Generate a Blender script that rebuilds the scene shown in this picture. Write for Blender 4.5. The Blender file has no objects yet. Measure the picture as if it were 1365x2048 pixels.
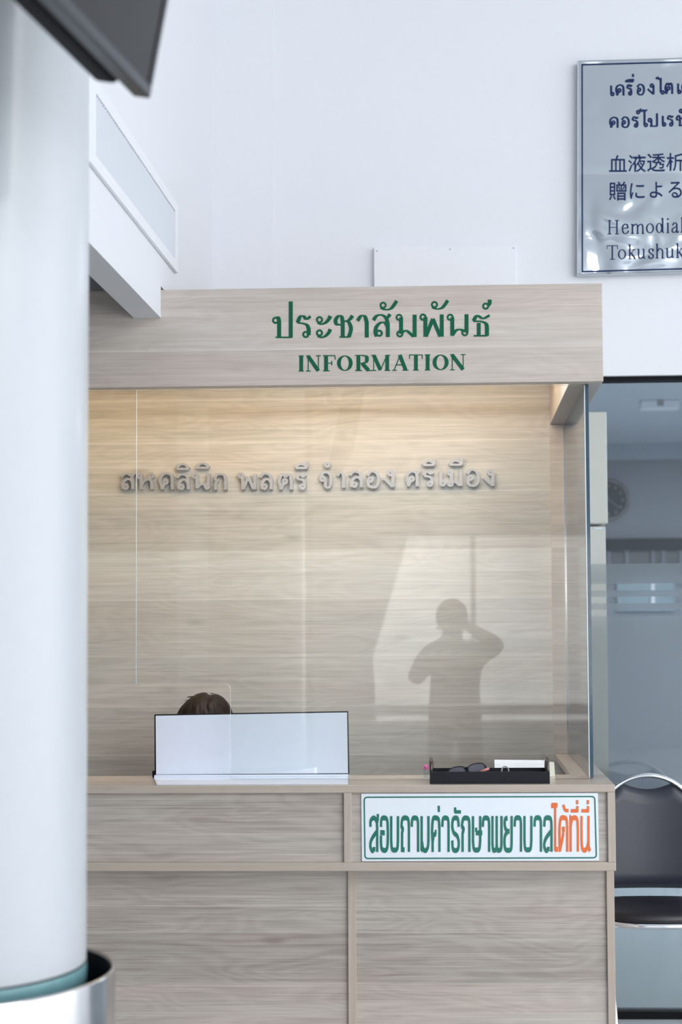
import bpy, bmesh, math, random
from mathutils import Vector, Matrix
random.seed(7)
SC = bpy.context.scene
COL = SC.collection

# ------------------------------------------------------------------ camera
W, H = 1365, 2048
FPX = 3000.0                 # focal length in pixels
PX, PY = 800.0, 1110.0       # principal point
VX, VY = 912.0, 1256.0       # where lines along +Y vanish
EYE = Vector((0.0, 0.0, 1.52))
ROLL = -0.0068
_F = Vector(((VX-PX)/FPX, (VY-PY)/FPX, 1)).normalized()      # camera coords: x right, y down, z ahead
_R = Vector((1, ROLL, 0)); _R = (_R - _R.dot(_F)*_F).normalized()
_D = _F.cross(_R)
def c2w(v): return Vector((v.dot(_R), v.dot(_F), -v.dot(_D)))
cd = bpy.data.cameras.new('camera'); cam = bpy.data.objects.new('camera', cd); COL.objects.link(cam)
M = Matrix.Identity(4)
for i, v in enumerate((Vector((1, 0, 0)), Vector((0, -1, 0)), Vector((0, 0, -1)))):
    w_ = c2w(v)
    for j in range(3): M[j][i] = w_[j]
M.translation = EYE
cam.matrix_world = M
cd.sensor_width = 36; cd.sensor_fit = 'AUTO'; cd.lens = FPX*36/H
cd.shift_x = (W/2-PX)/H; cd.shift_y = (PY-H/2)/H
cd.clip_start = 0.02
cd.dof.use_dof = True; cd.dof.focus_distance = 4.95; cd.dof.aperture_fstop = cd.lens/19.0
SC.camera = cam
def at(px, py, Y):
    d = c2w(Vector(((px-PX)/FPX, (py-PY)/FPX, 1)))
    return EYE + d*(Y/d.y)

# ------------------------------------------------------------------ light
SC.view_settings.view_transform = 'Standard'; SC.view_settings.look = 'None'
SC.view_settings.gamma = 1; SC.view_settings.exposure = 0.0
SC.cycles.use_denoising = True
SC.cycles.max_bounces = 10; SC.cycles.transparent_max_bounces = 16; SC.cycles.diffuse_bounces = 5
world = bpy.data.worlds.new('world'); SC.world = world; world.use_nodes = True
bg = world.node_tree.nodes['Background']
bg.inputs[0].default_value = (0.95, 0.975, 1.0, 1); bg.inputs[1].default_value = 2.45
def area(name, loc, target, sx, sy, power, color):
    l = bpy.data.lights.new(name, 'AREA'); l.shape = 'RECTANGLE'; l.size = sx; l.size_y = sy
    l.energy = power; l.color = color
    o = bpy.data.objects.new(name, l); COL.objects.link(o); o.location = loc
    o.rotation_euler = (Vector(target)-Vector(loc)).to_track_quat('-Z', 'Y').to_euler()
    return o
area('overhead_fill', (3.6, -0.6, 4.9), (3.0, 0.2, 0), 3.2, 5.0, 385, (0.97, 0.985, 1.0))  # added overhead fill, hung under a closed ceiling
area('front_fill', (4.25, -6.8, 1.9), (3.0, 4.0, 1.7), 2.5, 3.2, 230, (0.98, 0.99, 1.0))  # added fill before the solid entrance wall, brightens the booth interior
area('plaque_band_light', (1.2, 3.25, 4.9), (1.2, 3.25, 0), 2.4, .45, 3.5, (1.0, 0.99, 0.97))  # added light, puts a white band into the plaque's reflection
sun = bpy.data.lights.new('sun', 'SUN'); sun.energy = 5.2; sun.angle = math.radians(2)
so_ = bpy.data.objects.new('sun', sun); COL.objects.link(so_); so_.rotation_euler = (math.radians(-42), 0, 0)
area('booth_fill', (-.25, 5.0, 2.57), (-.25, 5.06, 1.0), 1.1, .16, 13.5, (0.95, .985, 1.0))  # added fill hidden behind the header, brightens the panelling
area('office_fill', (2.4, 9.5, 3.0), (2.4, 9.5, 0), 3.0, 3.0, 195, (0.85, 0.93, 1.0))  # added fill that brightens the office, no fitting belongs to it

# ------------------------------------------------------------------ helpers
def tag(o, label=None, cat=None, group=None, kind=None):
    if label: o['label'] = label
    if cat: o['category'] = cat
    if group: o['group'] = group
    if kind: o['kind'] = kind
    return o
def empty(name, loc, label, cat, group=None):
    o = bpy.data.objects.new(name, None); COL.objects.link(o); o.location = loc
    return tag(o, label, cat, group)
def link(name, bm, mats, parent=None, smooth=False):
    me = bpy.data.meshes.new(name)
    bm.normal_update(); bm.to_mesh(me); bm.free()
    o = bpy.data.objects.new(name, me); COL.objects.link(o)
    if not isinstance(mats, (list, tuple)): mats = [mats]
    for m in mats: me.materials.append(m)
    if smooth:
        for p in me.polygons: p.use_smooth = True
    if parent is not None:
        o.parent = parent; o.matrix_parent_inverse = Matrix.Translation(-parent.location)
    return o
def box(bm, x0, x1, y0, y1, z0, z1, bev=0.0, mat=0, mx=None):
    b = bmesh.new()
    bmesh.ops.create_cube(b, size=1)
    for v in b.verts:
        v.co = Vector(((x0+x1)/2+v.co.x*(x1-x0), (y0+y1)/2+v.co.y*(y1-y0), (z0+z1)/2+v.co.z*(z1-z0)))
    if bev > 0:
        bmesh.ops.bevel(b, geom=b.edges[:], offset=bev, segments=3, affect='EDGES', profile=0.5)
    merge(bm, b, mat, mx)
def merge(bm, b, mat=0, mx=None):
    m = {}
    for v in b.verts: m[v] = bm.verts.new(mx @ v.co if mx else v.co)
    for f in b.faces:
        try:
            nf = bm.faces.new([m[v] for v in f.verts]); nf.material_index = mat; nf.smooth = f.smooth
        except ValueError: pass
    b.free()
def lathe(bm, prof, cx, cy, n=48, a0=0.0, a1=2*math.pi, mat=0):
    full = abs(a1-a0-2*math.pi) < 1e-6
    rings = []
    for r, z in prof:
        rings.append([bm.verts.new((cx+r*math.cos(a0+(a1-a0)*k/n), cy+r*math.sin(a0+(a1-a0)*k/n), z)) for k in range(n if full else n+1)])
    for a, b in zip(rings, rings[1:]):
        m = len(a)
        for k in range(m if full else m-1):
            f = bm.faces.new((a[k], a[(k+1) % m], b[(k+1) % m], b[k])); f.smooth = True; f.material_index = mat
def tube(bm, pts, r, n=10, caps=True):
    pts = [Vector(p) for p in pts]; rings = []; up = None
    rs = r if isinstance(r, (list, tuple)) else [r]*len(pts)
    for i, p in enumerate(pts):
        t = (pts[min(i+1, len(pts)-1)]-pts[max(i-1, 0)]).normalized()
        if up is None:
            up = Vector((0, 0, 1)) if abs(t.z) < .9 else Vector((1, 0, 0))
        up = (up-up.dot(t)*t).normalized(); s = t.cross(up)
        rings.append([bm.verts.new(p+rs[i]*(math.cos(2*math.pi*k/n)*up+math.sin(2*math.pi*k/n)*s)) for k in range(n)])
    for a, b in zip(rings, rings[1:]):
        for k in range(n):
            f = bm.faces.new((a[k], a[(k+1) % n], b[(k+1) % n], b[k])); f.smooth = True
    if caps:
        bm.faces.new(rings[0][::-1]); bm.faces.new(rings[-1])
def smooth_pts(pts, per=8, closed=False):
    pts = [Vector(p) for p in pts]; out = []; n = len(pts)
    for i in range(n if closed else n-1):
        if closed: p0, p1, p2, p3 = pts[(i-1) % n], pts[i], pts[(i+1) % n], pts[(i+2) % n]
        else: p0, p1, p2, p3 = pts[max(i-1, 0)], pts[i], pts[i+1], pts[min(i+2, n-1)]
        for k in range(per):
            t = k/per
            out.append(0.5*((2*p1)+(p2-p0)*t+(2*p0-5*p1+4*p2-p3)*t*t+(3*p1-p0-3*p2+p3)*t**3))
    if not closed: out.append(pts[-1])
    return out
def prism(bm, outline, vec, mat=0):
    vec = Vector(vec)
    a = [bm.verts.new(p) for p in outline]; b = [bm.verts.new(Vector(p)+vec) for p in outline]
    fs = [bm.faces.new(a), bm.faces.new(b[::-1])]
    for i in range(len(a)):
        j = (i+1) % len(a); fs.append(bm.faces.new((a[j], a[i], b[i], b[j])))
    for f in fs: f.material_index = mat
    return fs
def skin_body(name, verts, edges, radii, mat, parent, sub=2):
    me = bpy.data.meshes.new(name); me.from_pydata(verts, edges, []); me.update()
    o = bpy.data.objects.new(name, me); COL.objects.link(o)
    sk = o.modifiers.new('skin', 'SKIN'); sk.use_smooth_shade = True
    for i, r in enumerate(radii):
        sv = me.skin_vertices[0].data[i]
        sv.radius = r if isinstance(r, tuple) else (r, r)
        sv.use_root = (i == 0)
    ss = o.modifiers.new('subd', 'SUBSURF'); ss.levels = sub; ss.render_levels = sub
    me.materials.append(mat)
    o.parent = parent; o.matrix_parent_inverse = Matrix.Translation(-parent.location)
    return o

# ------------------------------------------------------------------ materials
def srgb(r, g, b):
    f = lambda c: (c/255/12.92) if c/255 <= .04045 else ((c/255+.055)/1.055)**2.4
    return (f(r), f(g), f(b), 1)
def pbr(name, col, rough=.5, metal=0, spec=.5, bump=0, bscale=40, coat=0, var=0.04, emit=0):
    m = bpy.data.materials.new(name); m.use_nodes = True; nt = m.node_tree; b = nt.nodes['Principled BSDF']
    b.inputs['Roughness'].default_value = rough; b.inputs['Metallic'].default_value = metal
    b.inputs['Specular IOR Level'].default_value = spec; b.inputs['Coat Weight'].default_value = coat
    tc = nt.nodes.new('ShaderNodeTexCoord'); n = nt.nodes.new('ShaderNodeTexNoise')
    n.inputs['Scale'].default_value = bscale; n.inputs['Detail'].default_value = 4
    nt.links.new(tc.outputs['Object'], n.inputs['Vector'])
    r = nt.nodes.new('ShaderNodeValToRGB'); e = r.color_ramp.elements
    e[0].position = .3; e[1].position = .7
    e[0].color = tuple(c*(1-var) for c in col[:3])+(1,); e[1].color = tuple(min(1, c*(1+var)) for c in col[:3])+(1,)
    nt.links.new(n.outputs['Fac'], r.inputs['Fac']); nt.links.new(r.outputs['Color'], b.inputs['Base Color'])
    if bump:
        bp = nt.nodes.new('ShaderNodeBump'); bp.inputs['Strength'].default_value = bump; bp.inputs['Distance'].default_value = .002
        nt.links.new(n.outputs['Fac'], bp.inputs['Height']); nt.links.new(bp.outputs['Normal'], b.inputs['Normal'])
    if emit:
        b.inputs['Emission Color'].default_value = col; b.inputs['Emission Strength'].default_value = emit
    return m
def wood(name, axis, light, dark, plank=.128, seed=0.0, contrast=1.0, rough=.42):
    m = bpy.data.materials.new(name); m.use_nodes = True; nt = m.node_tree; N = nt.nodes.new; L = nt.links.new
    b = nt.nodes['Principled BSDF']; b.inputs['Roughness'].default_value = rough; b.inputs['Specular IOR Level'].default_value = .4
    tc = N('ShaderNodeTexCoord'); sp = N('ShaderNodeSeparateXYZ'); L(tc.outputs['Object'], sp.inputs[0])
    def math_(op, a, c=None, v=None):
        n = N('ShaderNodeMath'); n.operation = op
        if isinstance(a, (int, float)): n.inputs[0].default_value = a
        else: L(a, n.inputs[0])
        if c is not None:
            if isinstance(c, (int, float)): n.inputs[1].default_value = c
            else: L(c, n.inputs[1])
        return n.outputs[0]
    along = {'x': sp.outputs['X'], 'y': sp.outputs['Y'], 'z': sp.outputs['Z']}[axis]
    if axis == 'x': across = math_('ADD', sp.outputs['Z'], sp.outputs['Y'])
    elif axis == 'z': across = math_('ADD', sp.outputs['X'], sp.outputs['Y'])
    else: across = math_('ADD', sp.outputs['X'], sp.outputs['Z'])
    across = math_('ADD', across, seed)
    # planks of uneven height
    n0 = N('ShaderNodeTexNoise'); n0.noise_dimensions = '1D'; n0.inputs['Scale'].default_value = 4.5; n0.inputs['Detail'].default_value = 0
    L(across, n0.inputs['W'])
    warp = math_('ADD', across, math_('MULTIPLY', n0.outputs['Fac'], .12))
    row = math_('FLOOR', math_('DIVIDE', warp, plank)); frac = math_('FRACT', math_('DIVIDE', warp, plank))
    wn = N('ShaderNodeTexWhiteNoise'); wn.noise_dimensions = '1D'; L(row, wn.inputs['W'])
    def coords(sa, sc, off=1.0):
        c = N('ShaderNodeCombineXYZ')
        L(math_('ADD', math_('MULTIPLY', along, sa), math_('MULTIPLY', wn.outputs['Value'], 17*off)), c.inputs[0])
        L(math_('MULTIPLY', across, sc), c.inputs[1]); L(math_('MULTIPLY', row, 3.7), c.inputs[2]); return c.outputs[0]
    def noise(vec, det=6, dist=0.0, rgh=.6):
        n = N('ShaderNodeTexNoise'); n.inputs['Scale'].default_value = 1; n.inputs['Detail'].default_value = det
        n.inputs['Distortion'].default_value = dist; n.inputs['Roughness'].default_value = rgh; L(vec, n.inputs['Vector']); return n.outputs['Fac']
    fine = noise(coords(3.0, 260), 5, .3, .65)
    mid = noise(coords(1.6, 42), 5, .9, .6)
    # cathedral figure: level curves of a stretched noise
    cat = noise(coords(1.9, 9.0), 1.5, .35, .5)
    rings = math_('SINE', math_('MULTIPLY', cat, 75.0))
    # knots
    vo = N('ShaderNodeTexVoronoi'); vo.inputs['Scale'].default_value = 1; L(coords(2.3, 6.5), vo.inputs['Vector'])
    kn = N('ShaderNodeMapRange'); kn.inputs['From Min'].default_value = .0; kn.inputs['From Max'].default_value = .12
    kn.inputs['To Min'].default_value = 1; kn.inputs['To Max'].default_value = 0; L(vo.outputs['Distance'], kn.inputs['Value'])
    knot = math_('MULTIPLY', kn.outputs[0], mid)
    # pale line along each plank edge
    ed = N('ShaderNodeMapRange'); ed.inputs['From Min'].default_value = 0; ed.inputs['From Max'].default_value = .05
    ed.inputs['To Min'].default_value = 1; ed.inputs['To Max'].default_value = 0; L(frac, ed.inputs['Value'])
    s = math_('MULTIPLY', math_('SUBTRACT', fine, .5), 1.15*contrast)
    s = math_('ADD', s, math_('MULTIPLY', math_('SUBTRACT', mid, .5), 1.05*contrast))
    s = math_('ADD', s, math_('MULTIPLY', rings, .062*contrast))
    s = math_('ADD', s, math_('MULTIPLY', math_('SUBTRACT', wn.outputs['Value'], .5), .46*contrast))
    s = math_('SUBTRACT', s, math_('MULTIPLY', knot, .8*contrast))
    s = math_('ADD', s, math_('MULTIPLY', ed.outputs[0], .36*contrast))
    s = math_('ADD', s, .55)
    rp = N('ShaderNodeValToRGB'); e = rp.color_ramp.elements
    e[0].position = 0; e[0].color = dark; e[1].position = 1; e[1].color = light; L(s, rp.inputs['Fac'])
    # soft pinkish drift
    big = noise(coords(.9, 5, .4), 2, 0, .5)
    mx = N('ShaderNodeMix'); mx.data_type = 'RGBA'; mx.blend_type = 'MULTIPLY'
    mr = N('ShaderNodeMapRange'); mr.inputs['From Min'].default_value = .4; mr.inputs['From Max'].default_value = .7; L(big, mr.inputs['Value'])
    L(mr.outputs[0], mx.inputs['Factor']); L(rp.outputs['Color'], mx.inputs['A']); mx.inputs['B'].default_value = (1.0, .945, .925, 1)
    L(mx.outputs['Result'], b.inputs['Base Color'])
    bp = N('ShaderNodeBump'); bp.inputs['Strength'].default_value = .12; bp.inputs['Distance'].default_value = .001
    L(fine, bp.inputs['Height']); L(bp.outputs['Normal'], b.inputs['Normal'])
    return m
def clear_glass(name, tint=(.985, .995, .99, 1), gain=1.0):
    m = bpy.data.materials.new(name); m.use_nodes = True; nt = m.node_tree; nt.nodes.clear()
    o = nt.nodes.new('ShaderNodeOutputMaterial'); mix = nt.nodes.new('ShaderNodeMixShader')
    t = nt.nodes.new('ShaderNodeBsdfTransparent'); t.inputs[0].default_value = tint
    g = nt.nodes.new('ShaderNodeBsdfGlossy'); g.inputs['Roughness'].default_value = 0.0
    fr = nt.nodes.new('ShaderNodeFresnel'); fr.inputs['IOR'].default_value = 1.52
    # a back face meets the same air/glass step from inside: use the outward angle for both
    ge = nt.nodes.new('ShaderNodeNewGeometry'); mm = nt.nodes.new('ShaderNodeMix'); mm.data_type = 'FLOAT'
    mm.inputs['A'].default_value = 1.52; mm.inputs['B'].default_value = 1/1.52
    nt.links.new(ge.outputs['Backfacing'], mm.inputs['Factor']); nt.links.new(mm.outputs['Result'], fr.inputs['IOR'])
    nt.links.new(fr.outputs[0], mix.inputs[0]); nt.links.new(t.outputs[0], mix.inputs[1]); nt.links.new(g.outputs[0], mix.inputs[2])
    nt.links.new(mix.outputs[0], o.inputs[0])
    return m
def frost(name):
    m = bpy.data.materials.new(name); m.use_nodes = True; nt = m.node_tree; nt.nodes.clear(); N = nt.nodes.new
    o = N('ShaderNodeOutputMaterial'); mix = N('ShaderNodeMixShader'); mix.inputs[0].default_value = .12
    g = N('ShaderNodeBsdfGlass'); g.inputs['Roughness'].default_value = .26; g.inputs['IOR'].default_value = 1.22; g.inputs[0].default_value = (.92, .93, .93, 1)
    d = N('ShaderNodeBsdfDiffuse'); d.inputs[0].default_value = srgb(160, 165, 168)
    n = N('ShaderNodeTexNoise'); n.inputs['Scale'].default_value = 300
    bp = N('ShaderNodeBump'); bp.inputs['Strength'].default_value = .05; nt.links.new(n.outputs['Fac'], bp.inputs['Height'])
    nt.links.new(bp.outputs[0], g.inputs['Normal'])
    nt.links.new(g.outputs[0], mix.inputs[1]); nt.links.new(d.outputs[0], mix.inputs[2]); nt.links.new(mix.outputs[0], o.inputs[0])
    return m

M_WHITE = pbr('white_wall_paint', (.72, .735, .775, 1), .6, bump=.1, bscale=60, var=.01)
M_WHITE2 = pbr('white_gloss_board', (.76, .775, .81, 1), .35, var=.01)
M_CEIL = pbr('ceiling_white', (.62, .64, .67, 1), .8, var=.01)
M_FLOOR = pbr('pale_tile', (.52, .56, .58, 1), .25, bscale=6, var=.05)
M_OCEIL = pbr('office_ceiling_paint', (.52, .56, .61, 1), .8, var=.01)
M_ROOM = pbr('office_grey_paint', (.225, .24, .27, 1), .8, var=.02)
W_L, W_D = (.64, .588, .535, 1), (.335, .290, .252, 1)
M_WOODX = wood('laminate_oak_horizontal', 'x', (.640, .632, .603, 1), (.352, .342, .318, 1), .205, 0.03, 1.0)
M_WOODX2 = wood('laminate_oak_counter', 'x', (.56, .518, .477, 1), (.285, .248, .219, 1), .110, 3.4, 1.15)
M_WOODH = wood('laminate_oak_header', 'x', (.66, .607, .562, 1), (.385, .337, .300, 1), .125, 7.7, .8)
M_EDGEX = wood('oak_edge_horizontal', 'x', (.55, .485, .42, 1), (.37, .31, .265, 1), .3, 1.7, .55)
M_EDGEZ = wood('oak_edge_vertical', 'z', (.55, .485, .42, 1), (.37, .31, .265, 1), .3, 5.1, .55)
M_CTOP = wood('oak_counter_top', 'x', (.55, .485, .42, 1), (.37, .31, .265, 1), .3, 1.7, .55, .2)
M_WOODZ = wood('laminate_oak_post', 'x', W_L, W_D, .12, 9.2, .8)
M_EDGEY = wood('oak_soffit', 'y', (.54, .49, .45, 1), (.36, .32, .29, 1), .3, 2.2, .6)
M_GLASS = clear_glass('clear_glass')
M_GEDGE = pbr('glass_edge', (.025, .062, .10, 1), .08, spec=.8, var=.1)
M_GLIGHT = pbr('glass_polished_edge', (.70, .80, .85, 1), .1, spec=.8, var=.02)
M_SEAM = pbr('seam_edge', (.24, .26, .24, 1), .2, var=.02)
M_PGLASS = clear_glass('partition_glass', (.94, .965, .98, 1))
M_FROST = frost('frosted_film')
M_BLACK = pbr('black_paint', (.004, .004, .006, 1), .6, spec=.15)
M_GREEN = pbr('green_vinyl', (.006, .10, .052, 1), .6, spec=.15, var=.05)
M_GREEN2 = pbr('green_print', (.005, .16, .115, 1), .4, var=.02)
M_ORANGE = pbr('orange_print', (.78, .15, .03, 1), .4, var=.02)
M_SIGNW = pbr('sign_white', (.80, .85, .92, 1), .3, var=.01)
M_ALU = pbr('brushed_aluminium', (.37, .38, .415, 1), .45, metal=.25, var=.05, bscale=90)
M_CHROME = pbr('chrome', (.80, .80, .82, 1), .10, metal=1, var=.02)
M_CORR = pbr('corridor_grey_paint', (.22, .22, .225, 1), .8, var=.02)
M_STEEL = pbr('stainless_steel', (.62, .62, .63, 1), .16, metal=1, var=.03)
M_NAVY = pbr('navy_vinyl', (.010, .022, .085, 1), .6, spec=.15, var=.03)
M_LEATHER = pbr('dark_vinyl', (.030, .033, .050, 1), .36, bump=.07, bscale=260, var=.08)
M_LEATHER2 = pbr('dark_seat_vinyl', (.010, .008, .012, 1), .35, bump=.07, bscale=260, var=.08)
M_TRAY = pbr('black_wood', (.012, .012, .018, 1), .6, spec=.25, bscale=50, var=.15)
M_HAIR = pbr('dark_brown_hair', (.014, .008, .007, 1), .5, spec=.22, bscale=160, var=.4, bump=.5)
M_SKIN = pbr('skin', (.50, .32, .24, 1), .5, var=.03)
M_CLOTH = pbr('lavender_uniform', (.35, .33, .45, 1), .8, var=.05)
M_DARKCLOTH = pbr('dark_shirt', (.30, .29, .28, 1), .85, var=.1)
M_PANTS = pbr('dark_trousers', (.03, .03, .035, 1), .85, var=.1)
M_COLUMN = pbr('white_column_coating', (.49, .515, .55, 1), .3, coat=.1, var=.01)
M_TEAL = pbr('teal_rim', (.15, .30, .33, 1), .25, var=.05)
M_INNER = pbr('dark_inner', (.012, .014, .020, 1), .5)
M_TVB = pbr('tv_bezel', (.022, .025, .032, 1), .35, var=.05)
M_TVS = pbr('tv_screen', (.010, .009, .009, 1), .06, spec=.22)
M_BEIGE = pbr('beige_enamel', (.66, .61, .52, 1), .35, var=.02)
M_GAP = pbr('dark_gap', (.02, .02, .02, 1), .6)
M_SLAT = pbr('louvre_white', (.56, .59, .645, 1), .5, var=.01)
M_SCREENW = pbr('white_screen_face', (.74, .79, .90, 1), .35, var=.01)
M_PAPER = pbr('paper', (.80, .83, .90, 1), .7, var=.02)
M_PAPER2 = pbr('cream_paper', (.66, .66, .58, 1), .7, var=.02)
M_PINK = pbr('pink_cap', (.80, .10, .42, 1), .4, var=.02)
M_PINK2 = pbr('pink_plastic', (.55, .22, .22, 1), .4, var=.05)
M_BOTTLE = clear_glass('clear_plastic', (.85, .92, .95, 1))
M_LENS = pbr('smoked_lens', (.12, .12, .145, 1), .12, spec=.7)
M_FRAME = pbr('glasses_frame', (.010, .010, .014, 1), .25)
M_GREYP = pbr('grey_plastic', (.30, .31, .33, 1), .4)
M_DARKGREY = pbr('dark_slate', (.018, .025, .034, 1), .85, spec=.08)
M_DIAL = pbr('clock_dial', (.045, .05, .06, 1), .85, spec=.08)
M_PALE = pbr('pale_marks', (.20, .22, .24, 1), .5)
M_BLUEP = pbr('pale_blue_panel', (.24, .32, .36, 1), .4, var=.12, bscale=5)
M_LAMP = pbr('warm_led', (1.0, .70, .34, 1), .5, emit=24)
M_DOWN = pbr('lamp_glow', (1.0, .93, .80, 1), .5, emit=16)
M_BUILD = pbr('render_facade', (.80, .80, .79, 1), .8, var=.15, bscale=1.5)
M_STREET = pbr('street', (.35, .35, .34, 1), .9, var=.1, bscale=2)
# mirror-polished sheet, slightly rippled
def mirror():
    m = bpy.data.materials.new('polished_steel_sheet'); m.use_nodes = True; nt = m.node_tree; b = nt.nodes['Principled BSDF']
    b.inputs['Base Color'].default_value = (.64, .68, .72, 1); b.inputs['Metallic'].default_value = 1; b.inputs['Roughness'].default_value = .07
    tc = nt.nodes.new('ShaderNodeTexCoord'); n = nt.nodes.new('ShaderNodeTexNoise'); n.inputs['Scale'].default_value = 5.5; n.inputs['Detail'].default_value = 1
    n.inputs['Distortion'].default_value = .6
    nt.links.new(tc.outputs['Object'], n.inputs['Vector']); bp = nt.nodes.new('ShaderNodeBump')
    bp.inputs['Strength'].default_value = 1; bp.inputs['Distance'].default_value = .0045
    sx = nt.nodes.new('ShaderNodeSeparateXYZ'); nt.links.new(tc.outputs['Object'], sx.inputs[0])
    mr = nt.nodes.new('ShaderNodeMapRange'); mr.inputs['From Min'].default_value = 3.05; mr.inputs['From Max'].default_value = 3.30
    mr.inputs['To Min'].default_value = 6.0; mr.inputs['To Max'].default_value = 1.0; nt.links.new(sx.outputs['Z'], mr.inputs['Value'])
    mu = nt.nodes.new('ShaderNodeMath'); mu.operation = 'MULTIPLY'; nt.links.new(n.outputs['Fac'], mu.inputs[0]); nt.links.new(mr.outputs[0], mu.inputs[1])
    nt.links.new(mu.outputs[0], bp.inputs['Height']); nt.links.new(bp.outputs[0], b.inputs['Normal'])
    return m
M_MIRROR = mirror()

# ------------------------------------------------------------------ writing: glyphs drawn as pen strokes
# unit box 0..100 in both directions, y down.  s = smooth stroke, l = straight stroke, o = small ring
LOOPED = {
 'so': "s 2,24 20,5 50,0 78,14 89,42|l 89,38 89,100|s 88,54 70,36 44,36 20,54 14,78 22,98|o 37,83|s 78,14 92,8 102,-4",
 'ho': "o 14,14|l 24,14 24,100|s 24,72 44,44 66,34 84,50 86,72|l 86,68 86,100|o 82,12|s 70,32 62,36 52,42",
 'kho': "l 16,100 16,72|s 16,76 4,52 10,18 38,0 70,0 92,16 95,48|l 95,44 95,100|o 44,50|s 36,60 26,78 17,98",
 'lo': "s 2,24 20,4 50,0 80,10 92,40|l 92,36 92,100|s 91,56 72,38 46,36 22,54 14,78 22,98|o 37,83",
 'no': "o 12,14|l 22,14 22,98|s 22,96 40,74 62,70 80,78|o 82,84|l 90,0 90,84",
 'ko': "l 14,100 14,52|s 14,56 24,42 6,28|s 6,28 22,4 50,0 80,6 92,36|l 92,32 92,100",
 'pho': "o 12,12|l 22,12 22,100|l 24,99 53,20|l 53,20 84,99|l 90,0 90,100",
 'to': "l 14,100 14,72|s 14,76 3,46 14,14 34,0 52,16 70,0 88,10 95,42|l 95,38 95,100|o 46,46|s 38,58 26,78 15,98",
 'ro': "s 4,32 22,4 46,2 66,14 96,2|s 4,32 38,34 70,42 82,62 82,88|o 62,85",
 'cho': "s 4,28 24,4 56,0 88,18 93,56 84,92 62,100 44,96|l 46,98 46,50|o 20,42|s 32,42 44,46 46,56",
 'aa': "s 4,24 30,2 64,4 80,32|l 80,28 80,100",
 'o': "s 4,26 30,0 68,2 92,28 92,72 70,98 34,99 12,84 11,54|o 30,50",
 'ngo': "o 64,14|s 76,10 88,16 88,34|l 88,28 88,100|l 86,98 2,46",
 'sho': "l 14,100 14,72|s 14,76 2,52 8,20 34,2 64,2 84,16 88,48|l 88,44 88,100|o 42,50|s 34,60 24,78 15,98|s 84,14 96,8 106,-8",
 'e': "l 26,0 26,86|o 52,85",
 'mo': "o 12,12|l 22,12 22,86|o 16,86|s 22,84 48,72 84,98|l 90,0 90,100",
 'ai': "s 2,10 18,0 40,12 62,4|l 54,6 54,90|o 76,90",
 'oo': "s 4,12 34,2 66,6 100,0|l 54,4 54,90|o 78,90",
 'po': "o 14,51|s 16,43 28,44 32,56|l 32,52 32,97|l 14,97 92,97|l 90,0 90,98",
 'bo': "o 14,14|l 28,14 28,97|l 14,97 92,97|l 90,0 90,98",
 'choch': "s 24,38 22,42 8,40 2,22 18,3 36,6 43,30|l 43,26 43,97|l 24,98 80,98|s 78,98 90,62 80,34 62,26 46,26|s 68,28 88,14 98,0",
 'tho': "s 2,32 24,8 60,20 100,6|s 2,33 50,34 78,44 84,62|l 84,58 84,98|l 4,98 86,98|l 34,40 34,98",
 'sara_a': "o 24,17|s 12,28 36,37 66,30 88,14 97,0|o 24,77|s 12,88 36,97 66,90 88,74 97,60",
 'han': "o 24,50|s 10,74 36,96 68,82 98,4",
 'i': "s 2,90 20,30 50,6 80,32 98,90|l 2,92 98,92",
 'ii': "s 2,92 24,48 50,34 80,54 92,86|l 2,92 96,92|l 90,0 90,92",
 'ue': "s 2,92 24,48 50,38 80,54 92,86|l 2,92 96,92|l 92,0 92,92|l 62,0 62,48",
 'nikhahit': "o 50,50", 'mai_ek': "l 50,0 50,100",
 'thanthakhat': "o 38,62|s 62,60 84,40 90,-4",
}
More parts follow.
